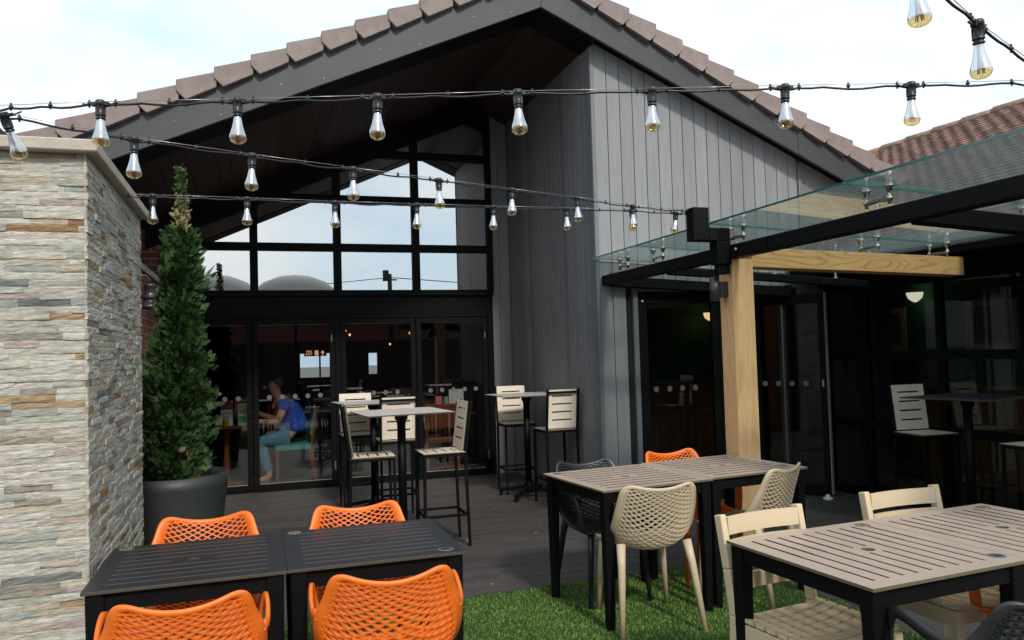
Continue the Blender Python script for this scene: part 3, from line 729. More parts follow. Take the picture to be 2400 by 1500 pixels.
# ------------------------------------------------------------------ tables
TAN, BLK = 'tan', 'black'
def make_table(size, h, top, edge, along, label, loc, rz, group, nslots=9, emblem=None):
    t = thing('slatted_table', label, 'table', loc, rz, group); a = MB(); s = size/2
    sl = []; m_ = .065; pitch = (size-2*m_-.02)/(nslots-1)
    for k in range(nslots):
        c = -s+m_+.01+pitch*k; w = .0058 if edge is not m_blackedge else .0032
        if abs(c) < .02:
            segs = [(-s+m_, -.085), (.085, s-m_)]
        else: segs = [(-s+m_, s-m_)]
        for (p, q) in segs: sl.append((p, q, c-w, c+w) if along == 'x' else (c-w, c+w, p, q))
    plate(a, -s, s, -s, s, h-.012, h, sl, (0, 0, .026), ms=2); a.build('table_top', [top, edge, m_dark if edge is not m_blackedge else edge], t, bevel=.0012)
    a = MB(); q = s-.035
    for (p1, p2) in (((-q,-q),(q,-q)), ((q,-q),(q,q)), ((q,q),(-q,q)), ((-q,q),(-q,-q))):
        a.bar((p1[0],p1[1],h-.046), (p2[0],p2[1],h-.046), .022, .062)
    a.build('apron', m_blackmatt, t)
    for sx in (-1, 1):
        for sy in (-1, 1):
            b = MB(); i = 0; cx, cy = sx*(s-.042), sy*(s-.042)
            for (z, w) in ((h-.013, .031), (.03, .022), (.004, .020)):
                b.v += [(cx-w,cy-w,z),(cx+w,cy-w,z),(cx+w,cy+w,z),(cx-w,cy+w,z)]
            for r_ in (0, 4):
                for e in range(4): b.face([r_+e, r_+4+e, r_+4+(e+1)%4, r_+(e+1)%4])
            b.face([0,1,2,3]); b.face([11,10,9,8]); b.build('leg', m_blackmatt, t, bevel=.007, seg=2)
    for (ex, ey, kind) in (emblem or []):
        b = MB(); zc = h+.0006; R_ = .031
        b.lathe([(R_,0),(R_,.0014),(R_-.005,.0014)], (ex,ey,zc), 32, 0); b.lathe([(R_-.005,.0012),(R_-.007,.0012)], (ex,ey,zc), 32, 1)
        b.lathe([(R_-.007,.0010),(.0001,.0010)], (ex,ey,zc), 32, 2)
        for (x0,y0,x1,y1) in ((-.016,-.004,.016,.006),(-.014,.010,.0,.002),(.0,.002,.012,-.012),(-.010,-.012,.004,-.002)):
            b.bar((ex+x0,ey+y0,zc+.0016),(ex+x1,ey+y1,zc+.0016),.0035,.0008,1)
        b.build('number_disc', {'gold': [mat('brass_dark', (.16,.13,.07), .5), mat('brass_ink', (.05,.045,.03), .5), mat('brass_mid', (.24,.20,.12), .5)], 'blue': [mat('disc_silver', (.17,.20,.23), .35), mat('disc_navy', (.02,.03,.05), .4), mat('disc_blue', (.06,.085,.13), .4)], 'black': [mat('disc_grey', (.16,.17,.18), .35), mat('disc_ink', (.02,.02,.022), .5), mat('disc_black', (.05,.05,.055), .4)]}[kind], t)
    return t
GT = 'slatted dining tables on the terrace'
make_table(.685, .745, m_blacktop, m_blackedge, 'x', 'black slatted table beside the stone wall', (-.249, 3.408, 0), 0, GT, emblem=[(-.29,.30,'gold')])
make_table(.685, .745, m_blacktop, m_blackedge, 'x', 'black slatted table right of the stone-wall table, nearest the open deck', (.437, 3.412, 0), 0, GT, emblem=[(-.29,.30,'gold'),(.275,-.275,'black')])
make_table(.735, .762, m_tan, m_tanedge, 'x', 'tan slatted table with black chair behind, left of the back tan pair', (2.09, 4.32, .006), R(6), GT, emblem=[(-.30,.30,'gold')])
make_table(.735, .762, m_tan, m_tanedge, 'x', 'tan slatted table in front of the oak post', (2.822, 4.425, .006), R(6.5), GT, emblem=[(.29,-.24,'blue')])
make_table(.735, .745, m_tan, m_tanedge, 'y', 'tan slatted table in the right foreground with blue disc on its corner', (2.175, 2.44, .006), R(4.5), GT, 10, emblem=[(.312,-.285,'blue'),(.29,.30,'gold')])
make_table(.735, .745, m_tan, m_tanedge, 'y', 'tan slatted table cut by the right edge of the photo', (2.912, 2.50, .006), R(4.5), GT, 10, emblem=[(.29,.30,'gold')])

# ------------------------------------------------------------------ lattice shell chairs
def cat(P, t):
    n = len(P)-1; t = max(0, min(1, t))*n; i = min(int(t), n-1); u_ = t-i
    p0 = P[max(i-1, 0)]; p1 = P[i]; p2 = P[i+1]; p3 = P[min(i+2, n)]
    return tuple(.5*((2*b)+(-a_+c)*u_+(2*a_-5*b+4*c-d)*u_*u_+(-a_+3*b-3*c+d)*u_**3) for a_, b, c, d in zip(p0, p1, p2, p3))
SHELL = {
 'side': dict(c=[(.225,.432),(.08,.428),(-.07,.425),(-.175,.45),(-.225,.53),(-.248,.63),(-.272,.715),(-.290,.778)],
              r=[(.215,.240,.440),(.222,.10,.452),(.228,-.02,.480),(.232,-.11,.545),(.228,-.165,.625),(.220,-.205,.70),(.208,-.238,.77),(.175,-.262,.808)]),
 'arm': dict(c=[(.225,.432),(.08,.428),(-.07,.425),(-.175,.45),(-.225,.53),(-.248,.63),(-.272,.715),(-.290,.772)],
              r=[(.215,.235,.438),(.232,.10,.445),(.252,-.02,.475),(.268,-.10,.56),(.266,-.145,.645),(.238,-.190,.715),(.216,-.232,.778),(.186,-.262,.812)])}
def shell_pt(kind, s_, t):
    c = cat(SHELL[kind]['c'], t); r_ = cat(SHELL[kind]['r'], t); a_ = abs(s_); w = a_**2.4 if t < .9 else a_**2.0
    return Vector((s_*r_[0], c[0]+(r_[1]-c[0])*w, c[1]+(r_[2]-c[1])*w))
def shell_n(kind, s_, t):
    e = .01; a_ = shell_pt(kind, min(1, s_+e), t)-shell_pt(kind, max(-1, s_-e), t); b = shell_pt(kind, s_, min(1, t+e))-shell_pt(kind, s_, max(0, t-e))
    n = b.cross(a_); return n.normalized() if n.length > 1e-9 else Vector((0,0,1))
def make_chair(name, kind, mt, label, loc, rz, group):
    t = thing(name, label, 'chair', loc, rz, group)
    # lattice: two families of ribs across the shell
    a = MB(); N = 13; K = 1.55          # K: ribs' rise per unit of s
    def rib(pts):
        prev = None
        for (s_, q) in pts:
            p = shell_pt(kind, s_, q); n = shell_n(kind, s_, q); prev_ = (p, n)
            if prev:
                d = (p-prev[0]); 
                if d.length > 1e-6:
                    d.normalize(); x_ = d.cross(n).normalized()*.0026
                    i = len(a.v)
                    for (P_, N_) in (prev, prev_):
                        for (sx, sn) in ((-1,-1),(1,-1),(1,1),(-1,1)): a.v.append(tuple(P_+x_*sx+N_*.0085*sn))
                    for e in range(4): a.face([i+e, i+4+e, i+4+(e+1)%4, i+(e+1)%4])
            prev = prev_
    S0, T0, T1 = .90, .03, .955; slope = .42
    step = .060
    for fam in (1, -1):
        c0 = -slope-.1
        while c0 < 1+slope+.1:
            pts = []
            for k in range(29):
                s_ = -S0+2*S0*k/28; q = c0+fam*slope*s_*.5
                if T0 <= q <= T1 and not (abs(s_) > .72 and q > .87 and ((abs(s_)-.72)/.20)**2+((q-.87)/.09)**2 > 1): pts.append((s_, q))
            if len(pts) > 1: rib(pts)
            c0 += step*.72
    a.build('lattice_seat', mt, t)
    # rim band running round the shell
    a = MB(); path = []
    for k in range(28): path.append((1, k/30))
    for k in range(1, 8): an = pi/2*k/8; path.append((1-.24*(1-cos(an)), .9+.1*sin(an)))
    for k in range(0, 19): path.append((.76-1.52*k/18, 1))
    for k in range(7, 0, -1): an = pi/2*k/8; path.append((-(1-.24*(1-cos(an))), .9+.1*sin(an)))
    for k in range(28): path.append((-1, (27-k)/30))
    for k in range(1, 16): path.append((-1+2*k/16, 0))
    ring = []
    for (s_, q) in path:
        p = shell_pt(kind, s_, q)
        if abs(s_) == 1: inn = shell_pt(kind, s_*.83, q)
        elif q == 0: inn = shell_pt(kind, s_, .045)
        else:
            g_ = Vector((max(0, (abs(s_)-.76)/.24), (q-.9)/.1)); g_ = g_/max(g_.length, 1e-6)
            inn = shell_pt(kind, (abs(s_)-.17*g_.x)*(1 if s_ > 0 else -1), q-.065*g_.y)
        n = shell_n(kind, s_*.97, min(.985, max(.015, q))); ring.append((p, inn, n))
    m_ = len(ring); b0 = len(a.v)
    for (p, inn, n) in ring:
        out = (p-inn).normalized()*.004
        for q in (p+n*.008, p+out, p-n*.008, inn-n*.0065, inn+n*.0065): a.v.append(tuple(q))
    for k in range(m_):
        A = b0+5*k; B = b0+5*((k+1) % m_)
        for e in range(5): a.face([A+e, A+(e+1)%5, B+(e+1)%5, B+e], sm=True)
    a.build('rim', mt, t)
    if kind == 'arm':
        for sx in (-1, 1):
            b = MB(); P_ = [(.262*sx,-.150,.650),(.276*sx,-.10,.640),(.283*sx,-.02,.652),(.285*sx,.06,.668),(.282*sx,.13,.668),(.272*sx,.185,.63),(.258*sx,.215,.55),(.240*sx,.225,.455)]
            pr = None
            fine = [cat(P_, k/24) for k in range(25)]
            for k, p in enumerate(fine):
                p = Vector(p); d = Vector(fine[min(k+1,24)])-Vector(fine[max(k-1,0)]); d.normalize(); nx = Vector((1,0,0)); up = nx.cross(d).normalized(); w = .018 if k < 16 else .026
                i = len(b.v)
                for (ax_, au) in ((-.006,-1),(.007,-1),(.010,0),(.007,1),(-.006,1)): b.v.append(tuple(p+nx*ax_+up*w*au))
                if pr is not None:
                    for e in range(5): b.face([pr+e, i+e, i+(e+1)%5, pr+(e+1)%5], sm=True)
                pr = i
            b.face([0,1,2,3,4]); b.face([pr+4-e for e in range(5)])
            # closed side web between seat and arm, behind the opening
            w_ = []
            for k in range(9):
                q = .40+.24*k/8; p = shell_pt(kind, sx*.985, q); top = Vector(cat(P_, min(1, .02+.30*(1-k/8)))); w_.append((p, top))
            for k in range(8):
                i = len(b.v)
                for (p, q) in (w_[k], w_[k+1]): b.v += [tuple(p), tuple(q), tuple(p+Vector((sx*.004,0,0))), tuple(q+Vector((sx*.004,0,0)))]
                b.face([i,i+1,i+5,i+4]); b.face([i+2,i+6,i+7,i+3])
            b.build('armrest', mt, t)
    for sx in (-1, 1):
        for (top, mid, bot, r_) in (((.178*sx,.205,.43), (.190*sx,.215,.30), (.212*sx,.235,.002), .021), ((.188*sx,-.150,.47), (.200*sx,-.185,.36), (.232*sx,-.262,.002), .023)):
            b = MB(); b.tube([top, mid, bot], [r_*1.1, r_*.92, r_*.62], 14); b.build('leg', mt, t)
    return t
GC = 'lattice plastic chairs on the terrace'
grs = .008
armc = make_chair('lattice_armchair', 'arm', m_orange, 'orange lattice armchair in the front left corner, back to the camera', (-.245, 2.93, grs), R(2), GC)
armc.scale = (.94, .95, 1.0)
CH_A = armc
def achair(x, y, rz, label, sw_=None, z=grs): return dup(armc, (x, y, z), R(rz), label, GC, sw_)
achair(.435, 2.915, -4, 'orange lattice armchair with its back to the camera at the right-hand black table')
achair(-.235, 3.74, 180, 'orange lattice armchair facing the camera behind the table by the stone wall')
achair(.445, 3.70, 178, 'orange lattice armchair facing the camera behind the right-hand black table')
achair(2.03, 4.55, 182, 'black lattice armchair behind the back left tan table', {m_orange: m_blkpl})
achair(2.765, 4.72, 184, 'orange lattice armchair behind the tan table by the oak post')
achair(2.15, 1.87, -8, 'black lattice armchair in the bottom right corner', {m_orange: m_blkpl})
achair(2.93, 2.24, -5, 'orange lattice armchair mostly hidden under the right-edge tan table')
CH_A.scale = (.94, .95, .98)
sidc = make_chair('lattice_chair', 'side', m_taupe, 'beige lattice armless chair standing on the grass, back to the camera', (2.055, 4.03, grs), R(-7), GC)
dup(sidc, (2.87, 4.22, grs), R(27), 'beige lattice armless chair turned sideways in front of the oak post', GC)

# ------------------------------------------------------------------ cream slatted chairs
def make_slat(label, loc, rz, group):
    t = thing('cream_slat_chair', label, 'chair', loc, rz, group)   # faces +Y, back at -Y
    for sx in (-1, 1):
        a = MB(); pts = [(sx*.205,-.225,.002),(sx*.205,-.215,.25),(sx*.205,-.205,.44),(sx*.207,-.235,.62),(sx*.208,-.275,.83)]
        for p, q in zip(pts, pts[1:]): a.bar(p, q, .030, .044, up=(0,1,0))
        a.build('rear_leg', m_cream, t, bevel=.006, seg=2)
        a = MB(); a.bar((sx*.208,.20,.002), (sx*.205,.205,.43), .040, .038, up=(0,1,0)); a.build('leg', m_cream, t, bevel=.006, seg=2)
    for (z, y, hh) in ((.785,-.262,.070), (.690,-.247,.078), (.560,-.224,.06)):
        a = MB(); n = 10
        for k in range(n):
            x0 = -.19+.38*k/n; x1 = -.19+.38*(k+1)/n; cv = lambda x: -.022*(1-(x/.19)**2)
            a.prism([(x0,y+cv(x0),z-hh/2),(x1,y+cv(x1),z-hh/2),(x1,y+cv(x1)-.005,z+hh/2),(x0,y+cv(x0)-.005,z+hh/2)], (0,.018,0))
        a.build('back_slat', m_cream, t)
    a = MB(); a.box((-.185,.19,.375),(.185,.215,.425)); a.box((-.185,-.215,.375),(.185,-.195,.43))
    for sx in (-1, 1): a.box((sx*.205-.012,-.18,.36),(sx*.205+.012,.185,.425))
    a.build('seat_frame', m_cream, t, bevel=.004)
    a = MB(); n = 12
    for j in range(7):
        y0 = -.19+j*.0585; y1 = y0+.045
        for k in range(n):
            x0 = -.222+.444*k/n; x1 = -.222+.444*(k+1)/n; cv = lambda x: .452-.026*(1-(x/.222)**2)
            i = len(a.v); a.v += [(x0,y0,cv(x0)),(x1,y0,cv(x1)),(x1,y1,cv(x1)),(x0,y1,cv(x0)),(x0,y0,cv(x0)-.016),(x1,y0,cv(x1)-.016),(x1,y1,cv(x1)-.016),(x0,y1,cv(x0)-.016)]
            a.face([i,i+1,i+2,i+3]); a.face([i+7,i+6,i+5,i+4]); a.face([i,i+4,i+5,i+1]); a.face([i+3,i+2,i+6,i+7])
            if k == 0: a.face([i,i+3,i+7,i+4])
            if k == n-1: a.face([i+1,i+5,i+6,i+2])
    a.build('seat', m_cream, t)
    return t
GS = 'cream slatted chairs at the foreground tan tables'
sc = make_slat('cream slatted chair behind the foreground tan table, left one of the cream pair', (2.04, 2.60, .008), R(187), GS)
dup(sc, (2.87, 2.72, .008), R(181), 'cream slatted chair further right, behind the join of the foreground tan tables', GS)

# ------------------------------------------------------------------ bar stools and tables
def make_stool(label, loc, rz, group):
    t = thing('bar_stool', label, 'bar stool', loc, rz, group)       # faces +Y, back at -Y
    s = .165; zs = .75
    for sx in (-1, 1):
        for sy in (-1, 1):
            a = MB()
            if sy < 0:
                a.bar((sx*s,-s-.02,.002), (sx*s,-s,zs-.02), .022, .022, up=(0,1,0)); a.bar((sx*s,-s,zs-.02), (sx*s,-s-.055,zs+.40), .022, .022, up=(0,1,0))
            else: a.bar((sx*s,s+.01,.002), (sx*s,s,zs-.015), .022, .022, up=(0,1,0))
            a.build('leg', m_black, t, bevel=.002)
    a = MB(); z = .25
    for (p, q) in (((-s,-s),(s,-s)), ((s,-s),(s,s)), ((s,s),(-s,s)), ((-s,s),(-s,-s))): a.bar((p[0],p[1],z),(q[0],q[1],z),.018,.018)
    a.build('footrest', m_black, t)
    a = MB(); z = zs-.022
    for (p, q) in (((-s,-s),(s,-s)), ((s,-s),(s,s)), ((s,s),(-s,s)), ((-s,s),(-s,-s))): a.bar((p[0],p[1],z),(q[0],q[1],z),.022,.022)
    a.build('seat_frame', m_black, t); a = MB(); a.bar((-s,-s-.05,zs+.37),(s,-s-.05,zs+.37),.018,.020); a.build('back_rail', m_black, t)
    a = MB(); plate(a, -.177,.177,-.165,.177,zs-.010,zs, [(-.105,.105,y-.006,y+.006) for y in (-.10,-.025,.05,.125)], None, 0, 1); a.build('seat', [m_tanpale, m_tanedge], t, bevel=.0015)
    a = MB(); ang = atan2(.055,.42); c_, s_ = cos(ang), sin(ang)
    def T(p): # x stays; y -> up along the leaning back; z -> thickness forward
        return Vector((p.x, -s+.014-s_*p.y+p.z*c_, zs+.01+c_*p.y+p.z*s_))
    plate(a, -.165,.165,0,.39,0,.010, [(-.105,.105,y-.006,y+.006) for y in (.085,.165,.245,.325)], None, 0, 1, T); a.build('backrest', [m_tanpale, m_tanedge], t, bevel=.0015)
    return t
GB = 'tall bar stools with slotted tan panels'
st = make_stool('bar stool on the left of the front bar table, seen from its side', (.845, 6.33, 0), R(-90-3), GB)
for (x, y, rz, lb) in ((1.405,6.30,90,'bar stool on the right of the front bar table, back panel facing left'), (.965,8.15,180,'bar stool behind the rear bar table by the glass doors'), (1.235,7.42,-2,'bar stool between the two left bar tables, back towards the camera'),
        (2.73,8.36,178,'bar stool behind the bar table by the grey cladding, nearly hidden'), (2.87,7.50,2,'bar stool right of the post of the bar table by the cladding, back to camera'),
        (5.40,5.32,176,'bar stool with pale back panel behind the black bar table under the canopy'), (5.42,4.30,90,'bar stool cut by the right edge under the canopy, only seat and legs visible')):
    dup(st, (x, y, 0), R(rz), lb, GB)
def make_bar(label, loc, rz, top, group, slots=False):
    t = thing('bar_table', label, 'bar table', loc, rz, group); h = 1.08; s = .345
    a = MB(); sl = [(-s+.05, s-.05, y-.004, y+.004) for y in (-.24,-.16,-.08,.0,.08,.16,.24)] if slots else []
    plate(a, -s,s,-s,s,h-.010,h, sl, None, 0, 1); a.build('table_top', [top, m_blackedge], t, bevel=.0015)
    a = MB(); a.tube([(0,0,.10),(0,0,h-.03)], .034, 20); a.build('column', m_black, t)
    a = MB(); a.lathe([(.034,-.10),(.040,-.06),(.052,-.052),(.054,0)], (0,0,h-.011), 16); a.bar((-.17,0,h-.02),(.17,0,h-.02),.035,.016); a.bar((0,-.17,h-.020),(0,.17,h-.020),.035,.0155); a.build('top_plate', m_black, t)
    a = MB()
    for k in range(4):
        an = pi/4+k*pi/2; c_, s_ = cos(an), sin(an)
        a.obox((c_*.17, s_*.17, .085), Vector((c_*.17, s_*.17, -.032)), Vector((-s_, c_, 0))*.018, (0,0,.016)); a.box((c_*.325-.016, s_*.325-.016, .02), (c_*.325+.016, s_*.325+.016, .07))
        a.lathe([(.016,0),(.018,.006),(.012,.02)], (c_*.325, s_*.325, .001), 12)
    a.lathe([(.045,.05),(.05,.09),(.04,.14),(.038,.16)], n=16); a.build('base', m_black, t, bevel=.002)
    return t
GBT = 'tall square bar tables'
make_bar('pale topped bar table between two stools in front of the doors', (1.095, 6.33, 0), R(5), m_greytop, GBT)
make_bar('pale topped bar table further back, close to the folding doors', (1.08, 7.84, 0), R(7), m_greytop, GBT)
make_bar('pale topped bar table against the grey cladding recess', (2.71, 7.93, 0), R(3), m_greytop, GBT)
make_bar('black slotted bar table under the glass canopy', (5.30, 4.80, 0), R(12), m_blacktop, GBT, True)

# ------------------------------------------------------------------ conifer in pot
PC = (-.60, 6.46)
pot = thing('plant_pot', 'large round green-grey planter holding the conifer', 'planter', (PC[0], PC[1], 0))
a = MB(); a.lathe([(.30,0),(.37,.60),(.378,.69),(.355,.69),(.345,.60),(.345,.58)], n=48); a.build('pot_wall', m_pot, pot)
a = MB(); a.lathe([(.35,.63),(.2,.65),(.0001,.66)], n=32); a.build('soil', m_soil, pot)
tr = thing('conifer', 'tall narrow green conifer with a browning tip growing from the planter', 'tree', (PC[0]-.045, PC[1], .66))
TH = 2.36
def lean(z): return Vector((.075*sin(z*1.25)+.075*(max(0, z)/2.1)**2.2, .02*sin(z*2.1), z))
a = MB(); a.tube([lean(TH*k/16) for k in range(17)], [.028*(1-k/17)+.003 for k in range(17)], 8); a.build('trunk', m_bark, tr)
def crown_r(z, az):
    P = [(0,.19),(.25,.245),(.72,.235),(.92,.19),(1.06,.15),(1.35,.13),(1.6,.125),(1.8,.095),(1.95,.075),(2.08,.045),(2.22,.04),(2.4,.045)]
    for (z0, r0_), (z1, r1_) in zip(P, P[1:]):
        if z0 <= z <= z1: r_ = r0_+(r1_-r0_)*(z-z0)/(z1-z0); break
    else: r_ = .03
    return r_*(1+.20*sin(3*az+z*5)+.15*sin(5*az-z*9+1)+.12*sin(z*23+az))
fo = MB(); br = MB()
def spray(p, d, size, mi):
    """flat thuja spray: stem with side sprigs, each a slim leaf blade"""
    d = d.normalized(); side = d.cross(Vector((rnd()-.5, rnd()-.5, rnd()-.3))).normalized(); q = rnd(); n = d.cross(side)
    def blade(p0, dd, L, w):
        dd = dd.normalized(); sd_ = dd.cross(n).normalized()*w; w *= .30; i = len(fo.v); p0 = Vector(p0)
        fo.v += [tuple(p0-sd_*.5), tuple(p0+sd_*.5), tuple(p0+dd*L*.6+sd_), tuple(p0+dd*L), tuple(p0+dd*L*.6-sd_)]
        fo.face([i,i+1,i+2,i+3,i+4], mi, min(.99, max(.01, q*.35+.65*rnd())))
    blade(p, d, size, size*.05)
    for k in range(5):
        t = .10+.17*k
        for sg in (-1, 1):
            dd = d*.75+side*sg*.8; L = size*(.52-.09*k)
            blade(p+d*size*t, dd, L, size*.045)
            blade(p+d*size*t+dd.normalized()*L*.35, d*1.0+side*sg*.25, L*.6, size*.04)
NCL = 520
for k in range(NCL):
    zc = TH*.985*((k+.5)/NCL)**1.12; azc = k*2.39996+rnd()*.5; Rc = crown_r(zc, azc); out = Vector((cos(azc), sin(azc), 0)); c = lean(zc)
    top = zc > 1.8; size = (.060+.05*rnd())*(.6 if top else 1)
    reach = max(.012, Rc-.045)*(.68+.42*rnd()); root = c+out*reach*.35; end = c+out*reach+Vector((0,0,.05*rnd()))
    br.tube([c+Vector((0,0,-.06)), root, end], [.0045,.003,.0015], 5, r=.5)
    dry = rnd() < .8*math.exp(-((zc-1.93)/.15)**2)+.004
    n_ = 9 if top else 50
    if rnd() < .10 and zc > .5: continue
    for q in range(n_):
        t = rnd()**.6; p = c+(end-c)*(.25+.8*t)+Vector((rnd()-.5,rnd()-.5,rnd()-.5))*size*1.15
        d = out*(.6+.5*rnd())+Vector((0,0,.35+.8*rnd()))+Vector((rnd()-.5,rnd()-.5,rnd()-.5))*.9
        spray(p, d, size*(.38+.5*rnd()), 1 if (dry and rnd() < .8) else 0)
fo.build('crown', [m_leaf, m_leafdry], tr); br.build('branches', m_bark, tr)

# ------------------------------------------------------------------ festoon strings
STR = {
 'A': [(-.762,2.827,2.35),(-.464,2.754,2.36),(-.049,2.652,2.367),(.387,2.545,2.377),(.834,2.436,2.389),(1.273,2.328,2.396),(1.721,2.218,2.404),(2.155,2.111,2.41),(2.554,2.013,2.419)],
 'B': [(-.95,2.74,2.33),(-.757,2.846,2.33),(-.405,3.042,2.326),(-.008,3.264,2.342),(.416,3.499,2.362),(.86,3.747,2.385),(1.323,4.005,2.407),(1.818,4.281,2.433),(2.325,4.563,2.453),(2.87,4.79,2.478)],
 'C': [(-.60,4.21,2.353),(-.481,4.222,2.355),(-.039,4.303,2.371),(.42,4.388,2.384),(.894,4.475,2.401),(1.387,4.566,2.42),(1.903,4.661,2.442),(2.415,4.755,2.462),(2.78,4.80,2.462),(2.862,4.80,2.463)],
 'D': [(1.274,1.329,2.36),(1.445,1.393,2.392),(1.776,1.518,2.341),(2.2,1.68,2.312)]}
TIL = {('B', 1): (10, -24), ('D', 1): (0, -10), ('D', 2): (2, -9), ('C', 8): (0, 9)}
WH = {'A': 'highest long festoon string', 'B': 'middle slanting festoon string', 'C': 'lowest festoon string', 'D': 'short top right corner string'}
ORD = ['first', 'second', 'third', 'fourth', 'fifth', 'sixth', 'seventh', 'eighth']
proto = None
for key, P_ in STR.items():
    cb = thing('festoon_cable', 'black cable and wire of the '+WH[key], 'cable', (0,0,0), 0, 'festoon cables over the terrace')
    wv = MB(); cv = MB(); cl = cv
    ends = P_ if key != 'A' else [(-1.4, 2.98, 2.33)]+P_
    for p, q in zip(ends, ends[1:]):
        p = Vector(p); q = Vector(q); L = (q-p).length; n = 10; sag = .006+.004*rnd(); ph = rnd()*6
        wv.tube([p+Vector((0,0,.006)), q+Vector((0,0,.006))], .0012, 5)
        pts = [p+(q-p)*k/n+Vector((0,0,-.002-sag*sin(pi*k/n)*abs(sin(ph+2*pi*k/n*1.0))-.010*((k in (0, n))*1.0))) for k in range(n+1)]
        cv.tube(pts, .0038, 7)
        for t in (.11, .5, .89):
            c = p+(q-p)*t; cl.tube([c+Vector((0,0,.012)), c-Vector((0,0,.012))], .0035, 6); cl.lathe([(.005,-.004),(.0075,0),(.005,.004)], tuple(c), 8)
    wv.build('support_wire', m_wire, cb); cv.build('cable', m_cable, cb)
    bulbs = P_[1:-1]
    for j, p in enumerate(bulbs):
        lb = '%s bulb from the left on the %s' % (ORD[j], WH[key])
        if proto is None:
            t = thing('festoon_bulb', lb, 'light bulb', p, 0, 'festoon bulbs over the terrace')
            a = MB(); a.lathe([(.0001,.010),(.013,.010),(.0165,.004),(.0165,-.006),(.0145,-.008),(.0145,-.036),(.0155,-.037),(.0155,-.041),(.0125,-.042),(.0125,-.046),(.0145,-.047),(.0145,-.052),(.011,-.0535),(.0001,-.0535)], n=20)
            a.box((-.027,-.007,-.008),(-.014,.007,.003)); a.box((.014,-.007,-.008),(.027,.007,.003)); a.bar((-.055,0,.0),(-.02,0,-.006),.005,.005); a.bar((.055,0,.0),(.02,0,-.006),.005,.005)
            for k in range(8): an = k*pi/4; a.bar((cos(an)*.0148,sin(an)*.0148,-.012),(cos(an)*.0148,sin(an)*.0148,-.034),.002,.002)
            a.build('socket', m_cable, t)
            a = MB(); pr = [(.0105,-.053),(.0125,-.062),(.0145,-.074),(.0175,-.088),(.0215,-.101),(.0248,-.111),(.0263,-.1175),(.0266,-.1215),(.0258,-.1270),(.0232,-.1325),(.0185,-.1370),(.0118,-.1402),(.0040,-.1415),(.0001,-.1417)]
            a.lathe(pr, n=28, mats=[0]*6+[1]*7); a.build('glass_envelope', [m_bulbtop, m_amber], t)
            a = MB()
            for k in range(6):
                an = k*pi/3; a.tube([(cos(an)*.004,sin(an)*.004,-.075),(cos(an)*.009,sin(an)*.009,-.128)], .0011, 5)
            a.build('filament', m_fil, t); a = MB(); a.tube([(0,0,-.055),(0,0,-.116)], [.0065,.0075], 8); a.build('glass_stem', m_white, t); proto = t; o = t
        else: o = dup(proto, p, 0, lb)
        tx, ty = TIL.get((key, j+1), (random.uniform(-2,2), random.uniform(-2.5,2.5))); 
        o.rotation_euler = (R(tx), R(ty), R(-14 if key == 'A' else 29 if key == 'B' else 11 if key == 'C' else 20))

# ------------------------------------------------------------------ inside: seated man, tables, menus, sign
def itable(name, x, y, w, d, h, label, top=m_table_i):
    t = thing(name, label, 'table', (x, y, .006)); a = MB(); a.box((-w/2,-d/2,h-.035),(w/2,d/2,h)); a.build('table_top', top, t, bevel=.006)
    a = MB(); a.lathe([(.05,.05),(.032,.12),(.045,.25),(.03,.42),(.05,.6),(.06,h-.036)], n=16); a.build('pedestal', m_iwood, t)
    a = MB(); a.bar((-w*.36,0,.025),(w*.36,0,.025),.07,.045); a.bar((0,-d*.36,.0255),(0,d*.36,.0255),.07,.0452); a.build('base', m_iwood, t, bevel=.01); return t
itable('dining_table', -.37, 10.25, .95, .62, .74, 'dark wooden dining table in front of the seated man')
GI = 'pale topped tables in the dim room'
for (x, y, l) in ((-.75, 10.75, 'white topped table behind the conifer, inside the glass'), (1.45, 13.6, 'white topped table in the middle of the dim room'), (.9, 12.3, 'white topped table behind the seated man'), (2.05, 11.9, 'white topped table behind the third glass door'), (1.35, 15.2, 'white topped table far back beneath the rear windows')):
    o = itable('cafe_table', x, y, .7, .6, .75, l, m_paper); o['group'] = GI
itable('dining_table', 2.35, 10.25, .8, .6, .76, 'red-brown table carrying menus behind the right glass door')
def ichair(x, y, rz, label, seat):
    t = thing('upholstered_chair', label, 'chair', (x, y, .006), rz, 'dining chairs inside the pub')
    a = MB(); a.box((-.22,-.21,.40),(.22,.22,.475)); a.build('seat', seat, t, bevel=.02, seg=3)
    a = MB(); a.obox((0,-.245,.74),(.20,0,0),(0,.022,-.004),(0,-.03,.16)); a.build('backrest', seat, t, bevel=.015, seg=2)
    for sx in (-1,1):
        a = MB(); a.bar((sx*.19,.19,0),(sx*.19,.19,.40),.035,.035); a.build('leg', m_iwood, t)
        a = MB(); a.bar((sx*.20,-.27,0),(sx*.195,-.205,.42),.035,.035); a.bar((sx*.195,-.205,.42),(sx*.195,-.285,.92),.030,.030); a.build('rear_leg', m_iwood, t)
    return t
ichair(.405, 10.22, R(90), 'teal padded chair under the seated man', m_teal)
ichair(2.35, 10.75, R(180), 'dark red-brown chair behind the menus', m_iwood)
ichair(2.2, 9.98, R(0), 'red-brown wooden chair just inside the right glass door', m_iwood)
ichair(-.95, 10.2, R(-90), 'dark blue padded chair across the table from the man', mat('dark_blue_upholstery', (.02,.03,.09), .7))
